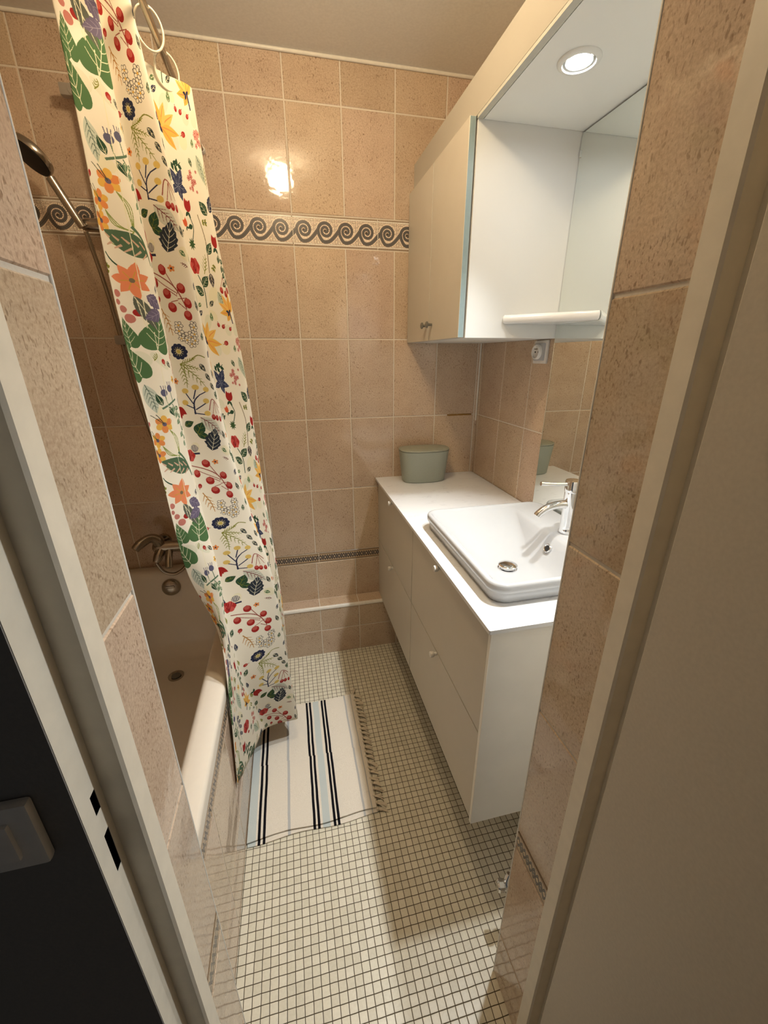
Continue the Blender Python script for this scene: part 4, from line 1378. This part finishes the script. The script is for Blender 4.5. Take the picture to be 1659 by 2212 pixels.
BX0, BX1, BY0, BY1, BZ = 0.558, 0.996, -1.150, -0.628, 0.9985
t = thing('washbasin', 'white rectangular ceramic basin set on the marble worktop', 'basin', (0.777, -0.889, WZ1))
bm = B()
def bl(ins, z, r, ex=(0, 0, 0, 0)):
    return lift(rrect(BX0 + ins + ex[0], BX1 - ins - ex[1], BY0 + ins + ex[2], BY1 - ins - ex[3], r, 8), z)
loops(bm, [bl(0.040, WZ1 + 0.0006, 0.030), bl(0.016, WZ1 + 0.0006, 0.036), bl(0.012, WZ1 + 0.003, 0.038), bl(0.007, WZ1 + 0.020, 0.040), bl(0.006, WZ1 + 0.030, 0.041), bl(0.001, WZ1 + 0.034, 0.044), bl(0.0, WZ1 + 0.040, 0.045), bl(0.0005, BZ - 0.006, 0.045),
           bl(0.003, BZ - 0.0015, 0.043), bl(0.007, BZ, 0.040), bl(0.013, BZ - 0.0005, 0.036), bl(0.017, BZ - 0.003, 0.033, (0, 0, 0, 0)),
           bl(0.019, BZ - 0.0060, 0.032, (0, 0.088, 0, 0)), bl(0.022, BZ - 0.0085, 0.034, (0, 0.092, 0, 0)), bl(0.027, BZ - 0.016, 0.038, (0.004, 0.095, 0.002, 0.010)),
           bl(0.034, BZ - 0.034, 0.045, (0.012, 0.098, 0.004, 0.038)), bl(0.044, BZ - 0.060, 0.055, (0.022, 0.102, 0.010, 0.080)), bl(0.058, BZ - 0.088, 0.060, (0.030, 0.108, 0.022, 0.115)), bl(0.075, BZ - 0.101, 0.055, (0.034, 0.112, 0.036, 0.125)),
           bl(0.10, BZ - 0.106, 0.04, (0.036, 0.112, 0.055, 0.130)), bl(0.125, BZ - 0.1085, 0.02, (0.030, 0.108, 0.090, 0.130))], False, True)
obj('bowl', bm, M['ceramic'], t, 60)
bm = B()
DZ = BZ - 0.108
lathe(bm, [(0.029, 0.0), (0.029, 0.0025), (0.024, 0.004), (0.020, 0.002), (0.012, 0.003), (0.012, 0.010)], (0.742, -0.896, DZ), (0, 0, 1), 28)
dr = obj('drain', bm, M['chrome'], t, 50)
bm = B()
lathe(bm, [(0.012, 0.008), (0.028, 0.010), (0.0285, 0.0125), (0.024, 0.0155), (0.012, 0.0178), (0.0005, 0.0184)], (0.742, -0.896, DZ), (0, 0, 1), 32)
obj('drain_plug', bm, M['chrome'], dr, 50)['label'] = 'domed chrome plug'
bm = B()
ax_ = Vector((-1, 0, 0.48)).normalized()
lathe(bm, [(0.0135, -0.004), (0.0135, 0.001), (0.0115, 0.0025), (0.0095, 0.001)], (0.8535, -0.9180, 0.9560), ax_, 24)
ov = obj('overflow_ring', bm, M['chrome'], t, 50)
bm = B()
lathe(bm, [(0.0092, -0.001), (0.0092, 0.0016), (0.0005, 0.0018)], (0.8535, -0.9180, 0.9560), ax_, 20)
obj('overflow_hole', bm, M['black'], ov, 50)

t = thing('basin_tap', 'chrome single lever tap standing on the back edge of the basin', 'tap', (0.926, -0.898, BZ - 0.003))
TBX, TBY, TBZ = 0.926, -0.898, BZ - 0.0035
bm = B()
lathe(bm, [(0.0245, 0.0), (0.0250, 0.004), (0.0225, 0.010), (0.0215, 0.030), (0.0208, 0.080), (0.0212, 0.128)], (TBX, TBY, TBZ), (-0.02, 0.0, 1), 36)
bd = obj('body', bm, M['chrome'], t, 40)
bm = B()
lathe(bm, [(0.0206, 0.1275), (0.0226, 0.1290), (0.0230, 0.132), (0.0230, 0.160), (0.0215, 0.1630), (0.0005, 0.1645)], (TBX, TBY, TBZ), (-0.02, 0.0, 1), 36)
cp = obj('handle_cap', bm, M['chrome'], t, 40)
bm = B()
tube(bm, [(TBX - 0.015, TBY, TBZ + 0.152), (TBX - 0.060, TBY + 0.004, TBZ + 0.1535), (TBX - 0.105, TBY + 0.008, TBZ + 0.1575)], [0.0055, 0.0052, 0.0060], 14, 5)
obj('lever', bm, M['chrome'], cp, 40)
bm = B()
tube(bm, [(TBX - 0.008, TBY, TBZ + 0.088), (TBX - 0.040, TBY + 0.002, TBZ + 0.090), (TBX - 0.075, TBY + 0.004, TBZ + 0.082), (TBX - 0.098, TBY + 0.006, TBZ + 0.066), (TBX - 0.105, TBY + 0.006, TBZ + 0.058)], [0.0135, 0.0118, 0.0112, 0.0112, 0.0112], 20, 7)
obj('spout', bm, M['chrome'], t, 40)

# lidded oval bin
t = thing('lidded_bin', 'small sage green oval bin with a lid, on the worktop by the back wall', 'bin', (0.730, -0.095, WZ1))
def oval(cx, cy, rx, ry, z, p=2.6, n=64):
    out = []
    for i in range(n):
        a = 2 * math.pi * i / n
        c_, s_ = math.cos(a), math.sin(a)
        out.append((cx + rx * math.copysign(abs(c_) ** (2 / p), c_), cy + ry * math.copysign(abs(s_) ** (2 / p), s_), z))
    return out
OX, OY, OZ = 0.730, -0.092, WZ1 + 0.0004
bm = B()
loops(bm, [oval(OX, OY, 0.097, 0.053, OZ, 2.9), oval(OX, OY, 0.101, 0.057, OZ + 0.004, 2.9), oval(OX, OY, 0.1165, 0.0705, OZ + 0.140, 2.7), oval(OX, OY, 0.1175, 0.0715, OZ + 0.146, 2.7), oval(OX, OY, 0.112, 0.066, OZ + 0.146, 2.7), oval(OX, OY, 0.110, 0.064, OZ + 0.130, 2.7)], True, True)
obj('body', bm, M['sage'], t, 35)
bm = B()
loops(bm, [oval(OX, OY, 0.111, 0.065, OZ + 0.1445, 2.7), oval(OX, OY, 0.1175, 0.0715, OZ + 0.1485, 2.7), oval(OX, OY, 0.1185, 0.0725, OZ + 0.1525, 2.7), oval(OX, OY, 0.1165, 0.0705, OZ + 0.1548, 2.7), oval(OX, OY, 0.1090, 0.0640, OZ + 0.1552, 2.7), oval(OX, OY, 0.1080, 0.0630, OZ + 0.1542, 2.7), oval(OX, OY, 0.1055, 0.0608, OZ + 0.1556, 2.7), oval(OX, OY, 0.06, 0.03, OZ + 0.158, 2.4), oval(OX, OY, 0.01, 0.006, OZ + 0.1585, 2)], True, True)
obj('lid', bm, M['sage_lid'], t, 35)

# ------------------------------------------------------------------ wall cabinet, light box, mirror, shelf
CZ0, CZ1, CX, PY = 1.5500, 2.0885, 0.6650, -0.5870
t = thing('wall_cabinet', 'two door wall cabinet with grey knobs hung above the vanity', 'cabinet', (0.84, -0.29, CZ0))
bm = B()
bx = CX + 0.0235
box(bm, bx, XR - 0.003, PY, PY + 0.016, CZ0, CZ1 - 0.0005)
box(bm, bx, XR - 0.003, -0.0175, -0.0015, CZ0, CZ1 - 0.0005)
box(bm, bx, XR - 0.003, PY + 0.016, -0.0175, CZ0, CZ0 + 0.016)
box(bm, bx, XR - 0.003, PY + 0.016, -0.0175, CZ1 - 0.0165, CZ1 - 0.0005)
box(bm, XR - 0.011, XR - 0.003, PY + 0.016, -0.0175, CZ0 + 0.016, CZ1 - 0.0165)
obj('body', bm, M['laminate'], t)
for y0, y1, yk in ((-0.2925, -0.0040, -0.2720), (PY + 0.003, -0.2955, -0.3300)):
    bm = B()
    box(bm, CX, CX + 0.0185, y0, y1, CZ0 + 0.0005, 2.0945, 0.0010, 1)
    for f in bm.faces:
        if f.calc_center_median().y < y0 + 0.0004:
            f.material_index = 1
    d_ = obj('door', bm, [M['cream'], M['greyblue']], t)
    if y0 < -0.4:
        d_['label'] = 'cream door with a blue grey edge'
    bm = B()
    lathe(bm, [(0.0045, 0.0), (0.0050, 0.012), (0.0055, 0.014), (0.0110, 0.017), (0.0115, 0.020), (0.0095, 0.0225), (0.0005, 0.0230)], (CX, yk, 1.6035), (-1, 0, 0), 24)
    obj('knob', bm, M['darkgrey'], d_, 40)['label'] = 'grey metal knob'
t = thing('light_box', 'long cream and white light box running above the mirror and cabinet', 'light box', (0.84, -0.7, UZ))
bm = B()
FZ0, FZ1 = UZ + 0.0015, 2.190
box(bm, 0.684, 0.700, YF + 0.002, -0.0015, FZ0 + 0.006, FZ1)
obj('fascia', bm, plain('beige_fascia', (0.46, 0.43, 0.37, 1), 0.42, var=0.015, bscale=15), t)
bm = B()
UX0 = 0.7030
ui = rrect(SPOT_XZ[0] - 0.0350, SPOT_XZ[0] + 0.0350, 0, 0, 0.0, 8)
def underside(bm):
    ys = sorted([YF + 0.002, PY - 0.0005] + [(SPOT_YS[0] + SPOT_YS[1]) / 2])
    cs = {ys[0]: SPOT_YS[1], ys[1]: SPOT_YS[0]}
    for y0, y1 in zip(ys[:-1], ys[1:]):
        yc = cs[y0]
        n = 36
        circ = [(SPOT_XZ[0] + 0.0345 * math.cos(2 * math.pi * i / n), yc + 0.0345 * math.sin(2 * math.pi * i / n)) for i in range(n)]
        outer = []
        for i in range(n):
            c_, s_ = math.cos(2 * math.pi * i / n), math.sin(2 * math.pi * i / n)
            hx = (XR - 0.003 - SPOT_XZ[0]) if c_ > 0 else (SPOT_XZ[0] - UX0)
            hy = (y1 - yc) if s_ > 0 else (yc - y0)
            k = min(hx / max(abs(c_), 1e-9), hy / max(abs(s_), 1e-9))
            outer.append((SPOT_XZ[0] + c_ * k, yc + s_ * k))
        # push the nearest samples onto the true corners
        for cx_, cy_ in ((UX0, y0), (UX0, y1), (XR - 0.003, y0), (XR - 0.003, y1)):
            j = min(range(n), key=lambda i: (outer[i][0] - cx_) ** 2 + (outer[i][1] - cy_) ** 2)
            outer[j] = (cx_, cy_)
        loops(bm, [lift(circ, UZ + 0.016), lift(circ, UZ), lift(outer, UZ), lift(outer, UZ + 0.016), lift(circ, UZ + 0.016)])
underside(bm)
obj('underside', bm, M['underwhite'], t)['label'] = 'glossy white underside'
bm = B()
box(bm, 0.6845, 0.7008, YF + 0.002, PY - 0.0005, UZ - 0.0005, FZ0 + 0.0055)
obj('edge_strip', bm, plain('edge_strip', (0.56, 0.56, 0.50, 1), 0.4), t)
bm = B()
box(bm, 0.7005, XR - 0.003, YF + 0.002, -0.0015, FZ1 - 0.016, FZ1)
box(bm, 0.7005, XR - 0.003, -0.0175, -0.0015, UZ + 0.018, FZ1 - 0.0165)
obj('top_panel', bm, M['laminate'], t)

MX = 1.0050
t = thing('mirror', 'tall frameless mirror on the right wall behind the basin', 'mirror', (MX, -0.98, WZ1))
bm = B()
box(bm, MX, MX + 0.005, YF + 0.004, -0.5885, WZ1 + 0.0010, UZ - 0.0045)
obj('glass', bm, M['mirror'], t)
bm = B()
box(bm, MX - 0.0030, MX + 0.0052, -0.5940, -0.5884, 2.026, 2.044, 0.001, 1)
obj('mirror_clip', bm, M['chrome'], t)
# corner shelf
bm = B()
SZ0, SZ1 = 1.5905, 1.6155
def shelf_loop(ins, z):
    # corner piece between the cabinet side (y = PY) and the mirror (x = MX), straight diagonal front with rounded ends
    a, b = Vector((0.806, PY - 0.001)), Vector((MX - 0.0015, -0.7900))
    d_ = (b - a).normalized()
    nrm_ = Vector((-d_.y, d_.x))
    if nrm_.x > 0:
        nrm_ = -nrm_
    p = []
    p.append((MX - 0.0015, PY - 0.001))
    p.append((0.822, PY - 0.001))
    e0, e1 = a + d_ * 0.016 - nrm_ * ins, b - d_ * 0.012 - nrm_ * ins
    for k in range(5):
        f = k / 4
        q = Vector((0.812 + ins, PY - 0.001)) * (1 - f) ** 2 + Vector((0.803 + ins, PY - 0.010)) * 2 * f * (1 - f) + e0 * f * f
        p.append((q.x, q.y))
    for k in range(1, 12):
        q = e0 + (e1 - e0) * (k / 12) + nrm_ * 0.004 * math.sin(math.pi * k / 12)
        p.append((q.x, q.y))
    for k in range(5):
        f = k / 4
        q = e1 * (1 - f) ** 2 + (b - nrm_ * ins + d_ * 0.002) * 2 * f * (1 - f) + Vector((MX - 0.0015, -0.7860 + ins)) * f * f
        p.append((min(q.x, MX - 0.0015), q.y))
    return lift(p, z)
loops(bm, [shelf_loop(0.012, SZ0), shelf_loop(0.005, SZ0 + 0.0010), shelf_loop(0.0012, SZ0 + 0.005), shelf_loop(0.0, SZ0 + 0.011), shelf_loop(0.0, SZ0 + 0.015), shelf_loop(0.002, SZ0 + 0.021), shelf_loop(0.006, SZ1), shelf_loop(0.012, SZ1), shelf_loop(0.016, SZ1 - 0.004), shelf_loop(0.022, SZ1 - 0.007)], True, True)
so = obj('corner_shelf', bm, M['shelf'], None, 50)
tag(so, 'white corner shelf with a rounded front between the cabinet side and the mirror', 'shelf')

# socket under the cabinet
t = thing('wall_socket', 'square white power socket on the tiles under the wall cabinet', 'socket', (XR, -0.495, 1.51))
SYC, SZC = -0.4975, 1.5085
bm = B()
box(bm, XR - 0.009, XR - 0.0002, SYC - 0.0405, SYC + 0.0405, SZC - 0.0385, SZC + 0.0385, 0.003)
obj('cover_plate', bm, M['plastic'], t, 40)
bm = B()
box(bm, XR - 0.015, XR - 0.0085, SYC - 0.030, SYC + 0.030, SZC - 0.029, SZC + 0.029, 0.003)
ins_ = obj('insert', bm, M['ceramic'], t, 40)
bm = B()
lathe(bm, [(0.0245, 0.0), (0.0245, 0.010), (0.0225, 0.0125), (0.0205, 0.0122), (0.0200, 0.0045), (0.0005, 0.0040)], (XR - 0.0145, SYC + 0.004, SZC), (-1, 0, 0), 32)
cu = obj('socket_cup', bm, M['plastic'], t, 40)
for dy, dz in ((0.0095, 0.0), (-0.0095, 0.0)):
    bm = B()
    lathe(bm, [(0.0028, 0.0), (0.0028, 0.0012)], (XR - 0.0190, SYC + 0.004 + dy, SZC + dz), (-1, 0, 0), 12)
    obj('pin_hole', bm, M['black'], cu, 40)
bm = B()
lathe(bm, [(0.0024, 0.0), (0.0024, 0.010), (0.001, 0.012)], (XR - 0.0190, SYC + 0.004, SZC + 0.010), (-1, 0, 0), 12)
obj('earth_pin', bm, M['dull_chrome'], cu, 40)

# light switch on the dark hall wall
t = thing('light_switch', 'white light switch on the dark hallway wall left of the door jamb', 'switch', (-0.168, YH, 1.09))
bm = B()
box(bm, -0.2035, -0.1225, YH - 0.011, YH - 0.0004, 1.051, 1.131, 0.004)
obj('cover_plate', bm, M['plastic'], t, 40)
bm = B()
box(bm, -0.1860, -0.1400, YH - 0.0155, YH - 0.0105, 1.0685, 1.1135, 0.002)
obj('rocker', bm, M['plastic'], t, 40)

# valve at the foot of the door wall
t = thing('stop_valve', 'small chrome stop valve near the floor beside the right reveal', 'valve', (0.578, YF, 0.19))
bm = B()
tube(bm, [(0.600, YF + 0.0005, 0.190), (0.598, -1.350, 0.190), (0.590, -1.322, 0.193), (0.600, -1.312, 0.215)], [0.009, 0.009, 0.012, 0.008], 14, 5)
lathe(bm, [(0.020, 0), (0.020, 0.004), (0.010, 0.006)], (0.600, YF + 0.0003, 0.190), (0, 1, 0), 20)
obj('body', bm, M['chrome'], t, 40)
bm = B()
lathe(bm, [(0.008, 0.0), (0.011, 0.006), (0.0155, 0.010), (0.0165, 0.022), (0.013, 0.026), (0.0005, 0.027)], (0.588, -1.322, 0.192), (-1, 0.15, 0), 8)
obj('valve_handle', bm, M['chrome'], t, 40)
# dark filler patch in the joint of the back wall
bm = B()
pts = [(0.8727 + 0.125 * i / 12, 1.2302 + R.uniform(-0.0012, 0.0012)) for i in range(13)]
up_ = [(x, -0.0012, z + 0.0034 + R.uniform(-0.0012, 0.0012)) for x, z in pts]
dn_ = [(x, -0.0012, z - 0.0034 + R.uniform(-0.0012, 0.0012)) for x, z in pts]
V = [bm.verts.new(p) for p in up_ + dn_[::-1]]
f = bm.faces.new(V)
bmesh.ops.triangulate(bm, faces=[f])
ex = bmesh.ops.extrude_face_region(bm, geom=bm.faces[:])
bmesh.ops.translate(bm, verts=[v_ for v_ in ex['geom'] if isinstance(v_, bmesh.types.BMVert)], vec=(0, 0.0026, 0))
struct(obj('trim_7', bm, plain('ochre_filler', rgb(150, 112, 52), 0.8, bump=0.4)), 'ochre patch of old filler in the back wall joint beside the corner')
